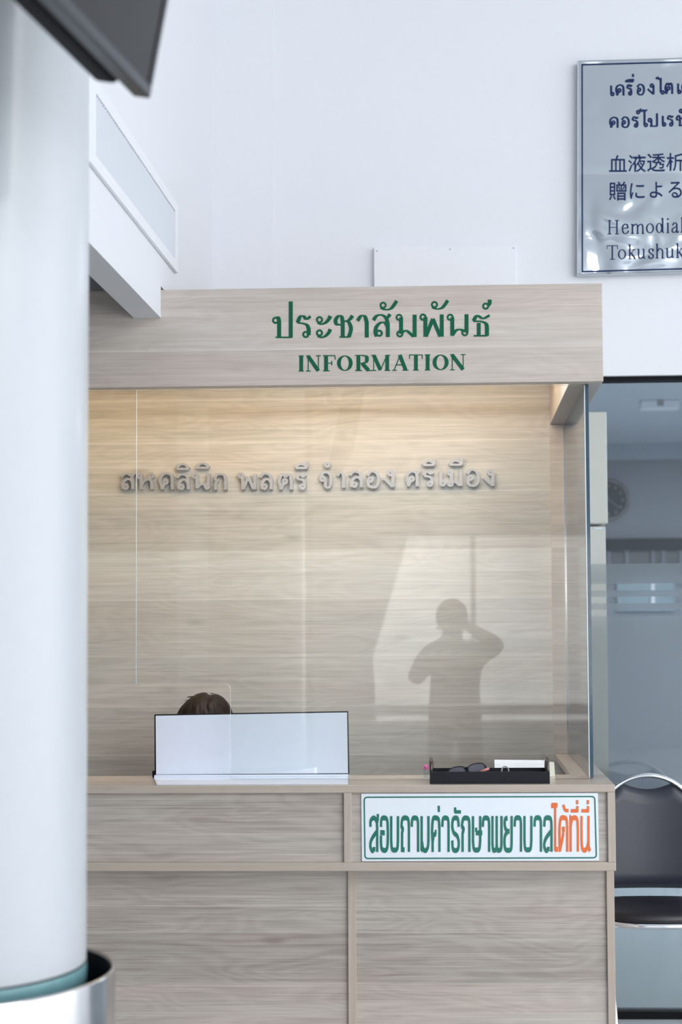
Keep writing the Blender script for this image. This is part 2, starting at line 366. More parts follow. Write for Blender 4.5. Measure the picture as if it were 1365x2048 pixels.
BLOCKY = {
 'so': "s 12,30 14,13 48,5 80,14 88,36|l 88,30 88,100|s 88,42 40,58 15,72 11,86 28,96 48,96|l 53,86 53,99|s 84,18 93,10 96,-6",
 'o': "s 12,30 18,9 50,5 82,10 90,34 90,70 80,91 50,96 20,90 12,72 12,54|l 3,46 48,46|l 42,40 42,54",
 'bo': "l 12,0 12,72|s 12,66 20,90 50,95 80,90 88,66|l 88,72 88,0",
 'thung': "l 14,100 14,44|s 14,46 22,36 8,28 18,9 50,5 82,10 90,32|l 90,26 90,100|l 14,94 42,94",
 'aa': "s 10,30 18,9 50,5 82,10 88,32|l 88,26 88,100",
 'mo': "l 12,0 12,96|s 16,72 30,92 58,96 82,86 88,66|l 88,72 88,0|s 6,98 14,90 16,74",
 'kho': "l 14,100 14,70|s 14,72 8,42 18,9 50,5 82,10 90,32|l 90,26 90,100|s 14,74 26,54 52,50|l 38,45 58,45",
 'ro': "s 88,30 78,9 50,5 20,10 13,30 30,46 70,56 87,72 80,91 50,96 20,91 12,68",
 'ko': "l 14,100 14,46|s 14,48 26,36 8,28 20,9 52,5 84,10 90,32|l 90,26 90,100",
 'so_ruesi': "l 10,0 10,72|s 10,66 18,90 44,95 72,90 80,66|l 80,72 80,0|l 40,32 40,44|l 36,47 100,47",
 'pho': "l 8,0 8,82|s 8,76 14,94 28,96 44,92 48,78|l 48,84 48,0|s 48,78 54,94 70,96 88,92 93,76|l 93,82 93,0",
 'yo': "s 44,6 16,10 14,28 30,40 50,43|s 50,43 18,54 10,72 20,92 50,96 82,92 88,70|l 88,76 88,0|l 52,36 52,50",
 'lo': "s 10,30 18,9 50,5 84,10 91,34|l 91,28 91,100|s 90,42 40,58 15,72 11,86 28,96 50,96|l 56,86 56,99",
 'ai': "l 6,4 90,4|l 16,1 16,10|l 56,3 56,98|l 52,95 98,95",
 'do': "s 12,100 6,40 20,9 52,5 84,10 92,34|l 92,28 92,100|s 12,96 40,62 50,46|l 48,32 48,46|l 34,37 66,37",
 'to_thahan': "l 14,0 14,100|s 16,26 30,9 60,5 84,11 90,32|l 90,26 90,100|l 4,4 16,4",
 'no': "l 12,0 12,72|s 12,66 20,90 44,96 68,90 82,74|l 84,0 84,88|s 80,78 92,92 98,99",
 'ii': "l 0,76 96,76|l 88,0 88,96", 'mai_ek': "l 50,0 50,100",
 'mai_tho': "s 8,4 22,30 36,58 60,76|l 46,74 100,74", 'han': "l 14,0 14,92|l 6,78 100,78",
}
SERIF = {   # strokes with an own width factor: T thick, t thin
 'I': "T 50,0 50,100|t 8,1 92,1|t 8,99 92,99",
 'N': "t 14,0 14,100|T 12,2 84,98|t 84,0 84,98|t 0,1 24,1|t 68,1 100,1|t 0,99 30,99",
 'F': "T 26,0 26,100|t 2,1 96,1|t 30,49 70,49|t 2,99 54,99|t 94,0 96,26|t 70,34 70,64",
 'O': "O 50,50",
 'R': "T 22,0 22,100|t 2,1 50,1|t 22,51 46,51|t 2,99 44,99|S 46,1 68,8 72,26 66,44 46,51|T 44,52 82,98|t 74,99 100,99",
 'M': "t 12,0 12,100|T 13,2 48,96|t 48,98 82,2|T 84,0 84,100|t 0,1 18,1|t 78,1 100,1|t 0,99 26,99|t 70,99 100,99",
 'A': "t 48,2 12,98|T 46,0 82,98|t 24,64 64,64|t 0,99 28,99|t 62,99 100,99",
 'T': "T 50,0 50,100|t 2,1 98,1|t 3,0 3,26|t 97,0 97,26|t 28,99 72,99",
 'H': "T 20,0 20,100|T 80,0 80,100|t 20,50 80,50|t 4,1 36,1|t 64,1 96,1|t 4,99 36,99|t 64,99 96,99",
 'e': "t 12,42 86,42|S 86,42 78,10 48,2 18,22 12,56 26,88 54,98 82,86 96,68",
 'm': "T 14,4 14,100|S 18,26 32,6 42,6 50,18 52,40|T 52,34 52,100|S 56,26 70,6 80,6 88,18 90,40|T 90,34 90,100|t 2,6 14,4|t 4,99 26,99|t 42,99 62,99|t 80,99 100,99",
 'o': "O 50,50",
 'd': "O 40,66,40,34|T 80,0 80,96|t 62,4 80,2|t 80,97 98,93",
 'i': "T 50,34 50,100|t 20,38 50,34|t 16,99 84,99|B 48,8",
 'a': "S 18,26 30,4 54,2 68,16 70,40|T 70,36 70,88|S 70,88 80,98 96,86|S 70,38 36,50 12,66 12,86 30,98 54,92 70,74",
 'l': "T 50,0 50,100|t 18,4 50,1|t 10,99 90,99",
 'k': "T 22,0 22,100|t 2,4 22,1|t 24,70 72,36|T 40,60 84,98|t 56,36 90,36|t 4,99 40,99|t 70,99 100,99",
 'u': "T 20,0 20,70|S 20,66 26,92 48,96 76,78|T 78,0 78,94|t 2,4 20,1|t 60,4 78,1|t 78,97 98,90",
 's': "S 84,26 72,6 44,2 20,14 22,34 54,52 82,66 84,86 58,99 28,94 12,72|t 88,2 86,28|t 10,70 12,98",
 'h': "T 18,0 18,100|S 22,52 42,34 62,36 76,48 78,66|T 78,62 78,100|t 2,4 18,1|t 2,99 36,99|t 62,99 98,99",
}
def parse(d):
    out = []
    for st in d.split('|'):
        k, rest = st.split(' ', 1)
        out.append((k, [tuple(float(c) for c in p.split(',')) for p in rest.split(' ')]))
    return out
class Writer:
    """draws glyph strokes as ribbons on a plane; mp maps design pixels (x right, y down) to a point"""
    def __init__(s, mp, thick, thin, ring, ay=1.0, depth=0.0, normal=(0, -1, 0)):
        s.mp, s.thick, s.thin, s.ring, s.ay, s.depth, s.n = mp, thick, thin, ring, ay, depth, Vector(normal)
        s.bm = bmesh.new(); s.k = 0
    def ribbon(s, pts, w=None, closed=False):
        n = len(pts); L = []; R = []; P = [Vector((p[0], p[1]/s.ay)) for p in pts]
        for i in range(n):
            if closed: t = P[(i+1) % n]-P[(i-1) % n]
            else: t = P[min(i+1, n-1)]-P[max(i-1, 0)]
            if t.length < 1e-9: t = Vector((1, 0))
            t.normalize(); nn = Vector((-t.y, t.x))
            ww = w if w is not None else s.thin+(s.thick-s.thin)*abs(t.y)**1.4
            L.append(P[i]+nn*ww/2); R.append(P[i]-nn*ww/2)
        s.quads(L, R, closed)
    def quads(s, L, R, closed):
        n = len(L)
        lift = lambda p, d: s.mp(p.x, p.y*s.ay)+s.n*d
        s.k += 1; d0 = (.0008 if s.depth == 0 else s.depth)+.00006*(s.k % 12)*(5 if s.depth else 1)
        a = [s.bm.verts.new(lift(p, d0)) for p in L]; b = [s.bm.verts.new(lift(p, d0)) for p in R]
        c = [s.bm.verts.new(lift(p, 0)) for p in L]; d = [s.bm.verts.new(lift(p, 0)) for p in R]
        for i in range(n if closed else n-1):
            j = (i+1) % n
            s.bm.faces.new((a[i], a[j], b[j], b[i])); s.bm.faces.new((a[j], a[i], c[i], c[j])); s.bm.faces.new((b[i], b[j], d[j], d[i]))
        if not closed:
            s.bm.faces.new((a[0], b[0], d[0], c[0])); s.bm.faces.new((b[-1], a[-1], c[-1], d[-1]))
    def disc(s, cx, cy, r):
        pts = [(cx+r*math.cos(k*math.pi/8)/2, cy+r*math.sin(k*math.pi/8)/2) for k in range(16)]
        s.ribbon(pts, r, True)
    def glyph(s, lib, g, x0, y0, x1, y1, shear=0.0):
        X = lambda u, v: (x0+(x1-x0)*u/100+shear*(v-100), y0+(y1-y0)*v/100)
        for k, ps in parse(lib[g]):
            if k == 's': s.ribbon(smooth_pts([X(*p)+(0,) for p in ps], 7))
            elif k == 'S': s.ribbon(smooth_pts([X(*p)+(0,) for p in ps], 7))
            elif k == 'l': s.ribbon([X(*p) for p in ps])
            elif k == 'T': s.ribbon([X(*p) for p in ps], s.thick)
            elif k == 't': s.ribbon([X(*p) for p in ps], s.thin)
            elif k == 'o':
                cx, cy = X(*ps[0]); r = s.ring
                s.ribbon([(cx+r*math.cos(t*math.pi/10), cy+r*math.sin(t*math.pi/10)) for t in range(20)], min(s.thick, s.thin*1.15+.4), True)
            elif k == 'B':
                cx, cy = X(*ps[0]); s.disc(cx, cy, s.thick*.62)
            elif k == 'O':
                p = ps[0]; ra, rb = (p[2], p[3]) if len(p) > 2 else (50, 50)
                cx, cy = X(p[0], p[1]); rx = (x1-x0)*ra/100; ry = (y1-y0)*rb/100
                Lp = []; Rp = []
                for t in range(36):
                    q = t*math.pi/18; c_, s_ = math.cos(q), math.sin(q)
                    Lp.append(Vector((cx+rx*c_, cy+ry*s_))); Rp.append(Vector((cx+(rx-s.thick*1.02)*c_, cy+(ry-s.thin)*s_)))
                s.quads(Lp, Rp, True)
    def done(s, name, mat, parent):
        bmesh.ops.recalc_face_normals(s.bm, faces=s.bm.faces[:])
        return link(name, s.bm, mat, parent)
#SCENE
# ------------------------------------------------------------------ places (metres): x right, y away from the viewer, z up
Y_CNT, Y_LOW, Y_HEAD, Y_GL, Y_PAN, Y_WALL = 4.70, 4.785, 4.82, 4.88, 5.87, 5.90
X_R = at(1232, 1650, Y_CNT).x            # right end of the counter
X_L = -2.10                              # left end, hidden behind the column
Z_TOP = at(700, 1570.5, Y_CNT).z         # counter top
Z_MID = at(700, 1742.5, Y_CNT).z         # underside of the counter's upper box
Z_HB = at(690, 769, Y_HEAD).z; Z_HT = at(760, 573, Y_HEAD).z
X_HR = at(1206.5, 665, Y_HEAD).x; X_SI = at(1133, 771, Y_GL).x+.008
X_PAN = at(1169, 1200, Y_PAN).x
X_BULK = at(322, 610, Y_HEAD).x; Z_BULK = at(322, 636, Y_HEAD).z
PLOTX = lambda Y: (lambda px, py: at(px, py, Y))

# ------------------------------------------------------------------ setting
def struct(name, bm, mats, label=None):
    o = link(name, bm, mats); o['kind'] = 'structure'
    if label: o['label'] = label
    return o
bm = bmesh.new(); box(bm, -3, 9, -7.0, 14, -.12, 0); struct('floor', bm, M_FLOOR, 'pale tiled floor of the hall')
bm = bmesh.new(); box(bm, -10, 14, -16, -7.0, -.14, -.02); struct('floor.001', bm, M_BUILD, 'pale pavement outside the entrance')
bm = bmesh.new(); box(bm, -2.6, 5.6, -7.2, 5.9, 5.0, 5.15); struct('ceiling', bm, M_CEIL, 'white ceiling high over the hall')
bm = bmesh.new()
X_OP = .47; Z_OP = at(1290, 750.5, Y_WALL).z
box(bm, -2.6, X_OP, Y_WALL, 6.02, 0, 5.0); box(bm, X_OP, 4.2, Y_WALL, 6.02, Z_OP, 5.0); box(bm, 4.2, 9, Y_WALL, 6.02, 0, 5.0)
struct('wall_back', bm, M_WHITE, 'white painted wall behind the information booth')
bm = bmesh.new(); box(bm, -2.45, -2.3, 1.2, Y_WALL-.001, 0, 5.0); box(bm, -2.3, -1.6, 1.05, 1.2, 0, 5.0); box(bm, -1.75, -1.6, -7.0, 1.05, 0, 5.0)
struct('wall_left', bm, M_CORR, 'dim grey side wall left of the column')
# entrance wall behind the viewer, a tall opening with one slanting jamb
YE = -7.0
def refl(px, py): # a point of the entrance plane that the glass front mirrors to this spot of the photograph
    p = at(px, py, 2*Y_GL-YE); return Vector((p.x, YE, p.z))
bm = bmesh.new()
a1, a2, a3, a4 = refl(815, 1078), refl(746, 1312), refl(752, 1446), refl(1180, 1070)
for poly in ([(-1.6, YE, 0), (a3.x, YE, 0), tuple(a3), tuple(a2), tuple(a1), (a1.x, YE, 5.0), (-1.6, YE, 5.0)],
             [(a1.x, YE, a4.z), (5.6, YE, a4.z), (5.6, YE, 5.0), (a1.x, YE, 5.0)],
             [(a3.x, YE, 0), (5.6, YE, 0), (5.6, YE, a3.z), (a3.x, YE, a3.z)],
             [(1.62, YE, a3.z), (5.6, YE, a3.z), (5.6, YE, a4.z), (1.62, YE, a4.z)]):
    prism(bm, poly, (0, -.15, 0))
q = refl(946, 1080)
box(bm, q.x-.03, q.x+.03, YE-.12, YE-.02, a3.z, a4.z)
r1, r2 = refl(1000, 1408), refl(1000, 1430)
box(bm, a3.x, 1.62, YE-.10, YE-.04, r2.z, r1.z)
bmesh.ops.recalc_face_normals(bm, faces=bm.faces[:])
struct('wall_entrance', bm, M_WHITE, 'entrance wall behind the viewer')
bm = bmesh.new(); box(bm, -8, 12, -15.4, -15, 0, 2.95); o = struct('wall_street', bm, M_BUILD, 'pale facade across the street')
# bulkhead with the grille, over the left end of the booth
bm = bmesh.new(); box(bm, X_BULK-.088, X_BULK, 3.08, Y_HEAD-.001, Z_BULK, 5.0); box(bm, X_BULK-.088, X_BULK, Y_HEAD-.001, Y_WALL, Z_HT+.012, 5.0)
struct('wall_bulkhead', bm, M_WHITE, 'white bulkhead hanging down over the left end of the booth')
bm = bmesh.new(); xp = at(548, 300, 5.875).x; box(bm, X_BULK, xp, 5.872, Y_WALL, Z_HT-.2, 5.0)
struct('trim_1', bm, M_WHITE, 'shallow white pilaster in the corner of the wall')
# glazed office partition: black rails, glass, frosted film
win = empty('window_1', (2.3, 5.95, 0), 'glazed office partition with a frosted band and black rails', 'window'); win['kind'] = 'structure'; del win['category']
bm = bmesh.new(); box(bm, X_OP, 4.2, 5.925, 5.985, Z_OP-.017, Z_OP); link('top_rail', bm, M_BLACK, win)
bm = bmesh.new(); box(bm, X_OP, 4.2, 5.925, 5.985, 0.0, .030); link('bottom_rail', bm, M_BLACK, win)
bm = bmesh.new(); box(bm, X_OP, 4.2, 5.950, 5.958, .030, Z_OP-.017); link('pane', bm, M_PGLASS, win)
bm = bmesh.new()
zs = [at(1290, y, 5.96).z for y in (1127, 1167, 1180.5, 1193, 1206.5, 1219, 1232.5)]
for z1, z0 in ((zs[0], zs[1]), (zs[2], zs[3]), (zs[4], zs[5]), (zs[6], .031)):
    box(bm, X_OP+.002, 4.198, 5.9585, 5.9605, z0, z1)
link('frosted_film', bm, M_FROST, win)['label'] = 'frosted film with three clear stripes'
# the office behind it
bm = bmesh.new(); box(bm, X_OP-.2, 8.5, 6.03, 13.2, 3.10, 3.2); struct('ceiling.001', bm, M_OCEIL, 'grey office ceiling seen through the glass')
bm = bmesh.new(); box(bm, X_OP-.2, 8.5, 13.0, 13.15, 0, 3.10); struct('wall_rear', bm, M_ROOM, 'grey far wall of the office')
bm = bmesh.new(); box(bm, X_OP-.3, X_OP-.2, 6.03, 13.15, 0, 3.2); struct('wall_office_left', bm, M_ROOM)
bm = bmesh.new(); box(bm, 8.5, 8.6, 6.03, 13.15, 0, 3.2); struct('wall_office_right', bm, M_ROOM)
bm = bmesh.new(); zb = at(1290, 918, 12.9).z; box(bm, X_OP-.2, 8.5, 12.88, 13.0, zb, 3.10); struct('trim_2', bm, pbr('cornice_grey', (.34, .38, .43, 1), .8), 'darker grey beam under the office ceiling')

# ------------------------------------------------------------------ wood panelling behind the counter
bm = bmesh.new(); box(bm, -2.29, X_PAN, Y_PAN, Y_WALL-.001, 0, Z_HT-.02)
tag(link('wall_panelling', bm, M_WOODX), 'pale oak laminate panelling behind the glass, carrying the silver letters', 'wall panelling')

# ------------------------------------------------------------------ counter
ct = empty('information_counter', (-.8, 4.9, 0), 'pale oak information counter with framed front panels and overhanging upper box', 'counter')
px2x = lambda px, py, Y: at(px, py, Y).x
e0 = .0
zt1 = at(700, 1586, Y_CNT).z; zb1 = at(700, 1725, Y_CNT).z
xd0, xd1 = px2x(688, 1650, Y_CNT), px2x(703.5, 1650, Y_CNT); xr0 = px2x(1216.5, 1650, Y_CNT)
bm = bmesh.new(); box(bm, X_L, X_R, Y_CNT, 5.02, zt1, Z_TOP, .0025); link('counter_top', bm, M_CTOP, ct)
bm = bmesh.new(); box(bm, X_SI+.004, X_R, 5.0205, Y_PAN-.001, zt1, Z_TOP, .002); link('side_top', bm, M_EDGEY, ct)
bm = bmesh.new(); box(bm, X_L, X_R, Y_CNT, 5.02, Z_MID, zb1, .0025); link('lower_rail', bm, M_EDGEX, ct)
bm = bmesh.new(); box(bm, xd0, xd1, Y_CNT+.0005, 4.75, zb1, zt1, .0015); link('divider', bm, M_EDGEZ, ct)
bm = bmesh.new(); box(bm, xr0, X_R, Y_CNT+.0005, 5.02, zb1, zt1, .0015); link('end_stile', bm, M_EDGEZ, ct)
bm = bmesh.new(); box(bm, X_L, xd0, Y_CNT+.014, 4.74, zb1, zt1); link('front_panel', bm, M_WOODX2, ct)
bm = bmesh.new(); box(bm, xd1, xr0, Y_CNT+.014, 4.74, zb1, zt1); link('front_panel', bm, M_WOODX2, ct)
bm = bmesh.new(); box(bm, X_R-.02, X_R, 5.021, Y_PAN-.002, 0, zt1-.001); link('side_panel', bm, M_WOODX2, ct)
ld0, ld1 = px2x(696.5, 1880, Y_LOW), px2x(712.5, 1880, Y_LOW); lr0, lr1 = px2x(1215.5, 1890, Y_LOW), px2x(1231, 1890, Y_LOW)
bm = bmesh.new(); box(bm, ld0, ld1, Y_LOW, 4.85, 0, Z_MID, .0015); link('lower_divider', bm, M_EDGEZ, ct)
bm = bmesh.new(); box(bm, lr0, lr1, Y_LOW, 5.02, 0, Z_MID, .0015); link('lower_stile', bm, M_EDGEZ, ct)
bm = bmesh.new(); box(bm, X_L, ld0, Y_LOW+.013, 4.84, .0, Z_MID); link('lower_panel', bm, M_WOODX2, ct)
bm = bmesh.new(); box(bm, ld1, lr0, Y_LOW+.013, 4.84, .0, Z_MID); link('lower_panel', bm, M_WOODX2, ct)
bm = bmesh.new(); box(bm, X_L, X_SI-.05, 5.0205, 5.36, .715, .745); box(bm, X_L, X_SI-.05, 5.0205, 5.05, 0, .715); link('desk_shelf', bm, M_EDGEX, ct)

# ------------------------------------------------------------------ header with the booth's name
hd = empty('header_board', (-.6, 4.85, Z_HB), 'pale oak header over the booth with green lettering INFORMATION', 'header sign')
bm = bmesh.new(); box(bm, -2.1, X_HR, Y_HEAD, Y_GL-.008, Z_HB, Z_HT, .002); link('front_panel', bm, M_WOODH, hd)
bm = bmesh.new(); box(bm, X_SI, X_HR, Y_GL-.0075, Y_PAN-.001, Z_HB+.001, Z_HT-.001, .002); link('side_beam', bm, M_EDGEY, hd)
bm = bmesh.new(); box(bm, -2.0, X_SI-.02, 5.46, 5.49, 2.46, 2.472); lo = link('light_strip', bm, M_LAMP, hd)
bm = bmesh.new(); box(bm, -2.1, X_SI-.001, Y_GL-.0075, Y_PAN-.001, Z_HT-.022, Z_HT-.002); link('spill_cover', bm, M_EDGEX, hd); lo['label'] = 'warm light strip behind the header'  # added unseen cover, keeps the strip's light from spilling onto the wall above
wr = Writer(PLOTX(Y_HEAD), 8.0, 3.0, 5.2)
for g, b in (('po', (546, 603, 586, 677)), ('ro', (594.5, 632, 623, 675.5)), ('sara_a', (632.5, 632, 662, 676)), ('choch', (671, 631, 706, 675)),
             ('aa', (715, 631.5, 739, 675)), ('so', (747, 630, 780, 674)), ('han', (758, 601, 795, 620)), ('mo', (794, 629.5, 834, 674)),
             ('pho', (841, 629, 889, 673.5)), ('han', (861, 600, 897, 618.5)), ('no', (896, 628.5, 938, 672.5)), ('tho', (947, 628, 980, 672.5)),
             ('thanthakhat', (966, 600, 982, 620))):
    wr.glyph(LOOPED, g, *b)
wr.done('thai_lettering', M_GREEN, hd)['label'] = 'green Thai lettering'
wr = Writer(PLOTX(Y_HEAD), 7.6, 1.9, 5)
for g, x0, x1 in (('I', 597, 609), ('N', 613, 642), ('F', 646, 672), ('O', 674.5, 706), ('R', 710, 744), ('M', 743.5, 781), ('A', 785, 818), ('T', 819, 846), ('I', 849.5, 862.5), ('O', 866, 898), ('N', 901, 932)):
    yy = 711.5-(x0-600)*.0085
    wr.glyph(SERIF, g, x0, yy, x1, yy+31)
wr.done('english_lettering', M_GREEN, hd)['label'] = 'green word INFORMATION'

# back post that closes the booth frame on the right
bm = bmesh.new(); box(bm, X_SI, at(1156, 1200, 5.84).x, 5.838, Y_PAN-.0015, Z_TOP+.001, Z_HB, .0015)
tag(link('oak_post', bm, M_WOODZ), 'pale oak post standing against the panelling at the right end of the booth', 'post')

# ------------------------------------------------------------------ glass
Zg0, Zg1 = Z_TOP+.003, Z_HB+.03
def pane(name, outline, label, edge_mat):
    bm = bmesh.new(); prism(bm, [(x, Y_GL, z) for x, z in outline], (0, .009, 0))
    bmesh.ops.recalc_face_normals(bm, faces=bm.faces[:])
    for f in bm.faces:
        f.material_index = 0 if abs(f.normal.y) > .9 else 1
    return tag(link(name, bm, [M_GLASS, edge_mat]), label, 'glass pane', 'glass panes of the booth')
xg = px2x(1174, 1200, Y_GL)
xs = px2x(272, 900, Y_GL); zc = at(400, 1366, Y_GL).z; xc = px2x(461, 1460, Y_GL); rr = .022
arc = [(xc-rr+rr*math.sin(t*math.pi/12), zc-rr+rr*math.cos(t*math.pi/12)) for t in range(7)]
pane('glass_screen', [(xg, Zg0), (xg, Zg1-.031), (xs+.001, Zg1-.031), (xs+.001, zc)]+arc+[(xc, Zg0)],
     'large front glass pane of the booth with the rounded cut-out over the white screen', M_GLIGHT)
pane('glass_screen', [(xs+.0005, Zg1-.031), (X_L+.1, Zg1-.031), (X_L+.1, zc), (xs+.0005, zc)],
     'narrow front glass pane at the left of the booth, half behind the white column', M_SEAM)
bm = bmesh.new(); xa, xb = px2x(1176.6, 1200, Y_GL), px2x(1183.2, 1200, Y_GL)
def side_glass():
    bm = bmesh.new(); box(bm, xa, xb, Y_GL-.001, 5.837, Zg0, Z_HB-.001)
    for f in bm.faces: f.material_index = 0 if abs(f.normal.x) > .9 else 1
    o = link('glass_screen', bm, [M_GLASS, M_GEDGE])
    tag(o, 'side glass pane of the booth, its dark edge toward the viewer', 'glass pane', 'glass panes of the booth')
    b2 = bmesh.new(); box(b2, xg+.0006, xa-.0006, Y_GL, Y_GL+.008, Zg0, Z_HB-.002)
    link('silicone_joint', b2, M_GLIGHT, o)['label'] = 'pale sealant joint'
    b3 = bmesh.new(); z = at(1184, 1517, 5.1).z
    box(b3, xb, xb+.008, 5.06, 5.09, Zg0, Zg0+.03, .002)
    link('clip', b3, M_CHROME, o)['label'] = 'small chrome clip'
    b4 = bmesh.new(); box(b4, xa-.003, xa-.0004, 5.8325, 5.8368, Zg0, Z_HB-.002)
    link('channel', b4, M_CHROME, o)['label'] = 'slim bright channel at the post'
side_glass()

# ------------------------------------------------------------------ silver raised letters on the panelling
rl = empty('raised_lettering', (-.7, Y_PAN, at(600, 980, Y_PAN).z), 'row of raised silver Thai letters on the oak panelling', 'lettering')
def Z4(b): return (220+b[0]/3.4125, 900+b[1]/3.4125, 220+b[2]/3.4125, 900+b[3]/3.4125)
def Z5(b): return (620+b[0]/3.4125, 900+b[1]/3.4125, 620+b[2]/3.4125, 900+b[3]/3.4125)
for F_, items in ((Z4, (('so', (82, 165, 172, 272)), ('ho', (192, 165, 310, 272)), ('kho', (347, 165, 436, 274)), ('lo', (463, 170, 547, 272)), ('i', (460, 97, 545, 136)),
                        ('no', (575, 165, 690, 268)), ('i', (597, 92, 682, 128)), ('ko', (715, 168, 803, 276)), ('pho', (886, 165, 1006, 272)), ('lo', (1030, 165, 1112, 272)),
                        ('to', (1158, 168, 1247, 274)), ('ro', (1278, 170, 1345, 268)), ('ii', (1270, 82, 1355, 130)))),
                  (Z5, (('cho', (75, 155, 153, 260)), ('nikhahit', (100, 82, 144, 124)), ('aa', (190, 155, 245, 262)), ('lo', (275, 152, 362, 258)), ('o', (392, 152, 476, 258)),
                        ('ngo', (505, 145, 578, 256)), ('sho', (662, 150, 744, 252)), ('ro', (778, 150, 848, 248)), ('ii', (772, 62, 855, 110)), ('e', (884, 145, 930, 246)),
                        ('mo', (946, 145, 1040, 248)), ('ue', (955, 58, 1042, 108)), ('o', (1072, 140, 1156, 246)), ('ngo', (1186, 142, 1258, 248))))):
    for g, b in items:
        wr = Writer(PLOTX(Y_PAN), 6.4, 4.6, 3.9, depth=.02)
        wr.glyph(LOOPED, g, *F_(b))
        wr.done('letter', M_ALU, rl)

# ------------------------------------------------------------------ printed sign on the counter front
Ys = Y_CNT+.008
sg = empty('counter_sign', (at(960, 1720, Ys).x, Ys, at(960, 1722, Ys).z), 'white sign with green and orange Thai words on the counter front', 'sign')
bm = bmesh.new()
prism(bm, [tuple(at(*p, Ys)) for p in ((723, 1587.3), (1196.6, 1586), (1199, 1721.5), (724.5, 1722.6))], (0, .0055, 0)); bmesh.ops.recalc_face_normals(bm, faces=bm.faces[:])
link('board', bm, M_SIGNW, sg)
wr = Writer(PLOTX(Ys), 3.0, 3.0, 1)
c = [(729, 1594.5), (1190.5, 1593), (1193.5, 1715.5), (730.5, 1717)]; path = []
for i, (cx, cy) in enumerate(c):
    sx, sy = ((1, 1), (-1, 1), (-1, -1), (1, -1))[i]; r = 6
    for k in range(7):
        q = math.pi+i*math.pi/2+k*math.pi/12
        path.append((cx+sx*r+r*math.cos(q), cy+sy*r+r*math.sin(q)))
wr.ribbon(path, 2.8, True); wr.done('border_line', M_GREEN2, sg)['label'] = 'thin green rounded border'
def Zs1(b): return (720+b[0]/5.25, 1580+b[1]/5.25, 720+b[2]/5.25, 1580+b[3]/5.25)
def Zs2(b): return (960+b[0]/5.25, 1580+b[1]/5.25, 960+b[2]/5.25, 1580+b[3]/5.25)
T, B_ = 272, 650
wr = Writer(PLOTX(Ys), 4.8, 4.8, 1, ay=2.1)
for g, x0, x1 in (('so', 103, 195), ('o', 213, 304), ('bo', 320, 414), ('thung', 432, 527), ('aa', 538, 624), ('mo', 640, 734), ('kho', 754, 847), ('aa', 860, 944), ('ro', 962, 1052), ('ko', 1068, 1162), ('so_ruesi', 1180, 1288), ('aa', 1285, 1370)):
    wr.glyph(BLOCKY, g, *Zs1((x0, T+2, x1, B_)))
for g, x0, x1 in (('pho', 126, 238), ('yo', 252, 348), ('aa', 359, 445), ('bo', 460, 555), ('aa', 568, 655), ('lo', 670, 764)):
    wr.glyph(BLOCKY, g, *Zs2((x0, T, x1, B_-2)))
wr.ay = 1.45
wr.glyph(BLOCKY, 'mai_ek', *Zs1((820, 165, 842, 232))); wr.glyph(BLOCKY, 'han', *Zs1((993, 182, 1064, 243)))
wr.done('green_lettering', M_GREEN2, sg)['label'] = 'condensed green Thai words'
wr = Writer(PLOTX(Ys), 4.8, 4.8, 1, ay=2.1)
wr.glyph(BLOCKY, 'ai', *Zs2((752, 140, 826, B_-2)))
for g, x0, x1 in (('do', 833, 928), ('to_thahan', 942, 1042), ('no', 1058, 1160)): wr.glyph(BLOCKY, g, *Zs2((x0, T, x1, B_-2)))
wr.ay = 1.45
wr.glyph(BLOCKY, 'mai_tho', *Zs2((872, 152, 934, 238)))
for x in (958, 1070):
    wr.glyph(BLOCKY, 'ii', *Zs2((x, 168, x+78, 234))); wr.glyph(BLOCKY, 'mai_ek', *Zs2((x+56, 105, x+78, 150)))
wr.done('orange_lettering', M_ORANGE, sg)['label'] = 'orange Thai words'

# ------------------------------------------------------------------ polished sign on the wall, hung a touch askew
Yb = 5.855
ps = empty('polished_sign', (at(1290, 545, Yb).x, Yb, at(1290, 545, Yb).z), 'mirror-polished metal plaque with navy border and writing, upper right of the wall', 'plaque')
bm = bmesh.new()
ol = [at(*p, Yb) for p in ((1155.8, 121.5), (1580, 109.5), (1580, 538), (1154.6, 549.8))]
ins = [at(*p, Yb-.004) for p in ((1158.5, 124.2), (1577, 112.4), (1577, 535.2), (1157.3, 546.8))]
vb = [bm.verts.new(p+Vector((0, .04, 0))) for p in ol]; vf = [bm.verts.new(p) for p in ol]; vi = [bm.verts.new(p) for p in ins]
for i in range(4):
    j = (i+1) % 4
    bm.faces.new((vb[i], vb[j], vf[j], vf[i])); bm.faces.new((vf[i], vf[j], vi[j], vi[i]))
bm.faces.new(vi); bm.faces.new(vb[::-1]); bmesh.ops.recalc_face_normals(bm, faces=bm.faces[:])
link('plate', bm, M_MIRROR, ps)
Yc = Yb-.0042
wr = Writer(PLOTX(Yc), 3, 3, 1)
wr.ribbon([(1165, 128.6), (1165.5, 543.2)], 3.0); wr.ribbon([(1163.5, 129.6), (1575, 118)], 3.0); wr.ribbon([(1164, 543.4), (1575, 531.6)], 3.0)
wr.done('border_line', M_NAVY, ps)['label'] = 'navy border line'
wr = Writer(PLOTX(Yc), 4.5, 2.8, 2.8)
def Zb(b): return (1180+b[0]/7.378, 100+b[1]/7.378, 1180+b[2]/7.378, 100+b[3]/7.378)
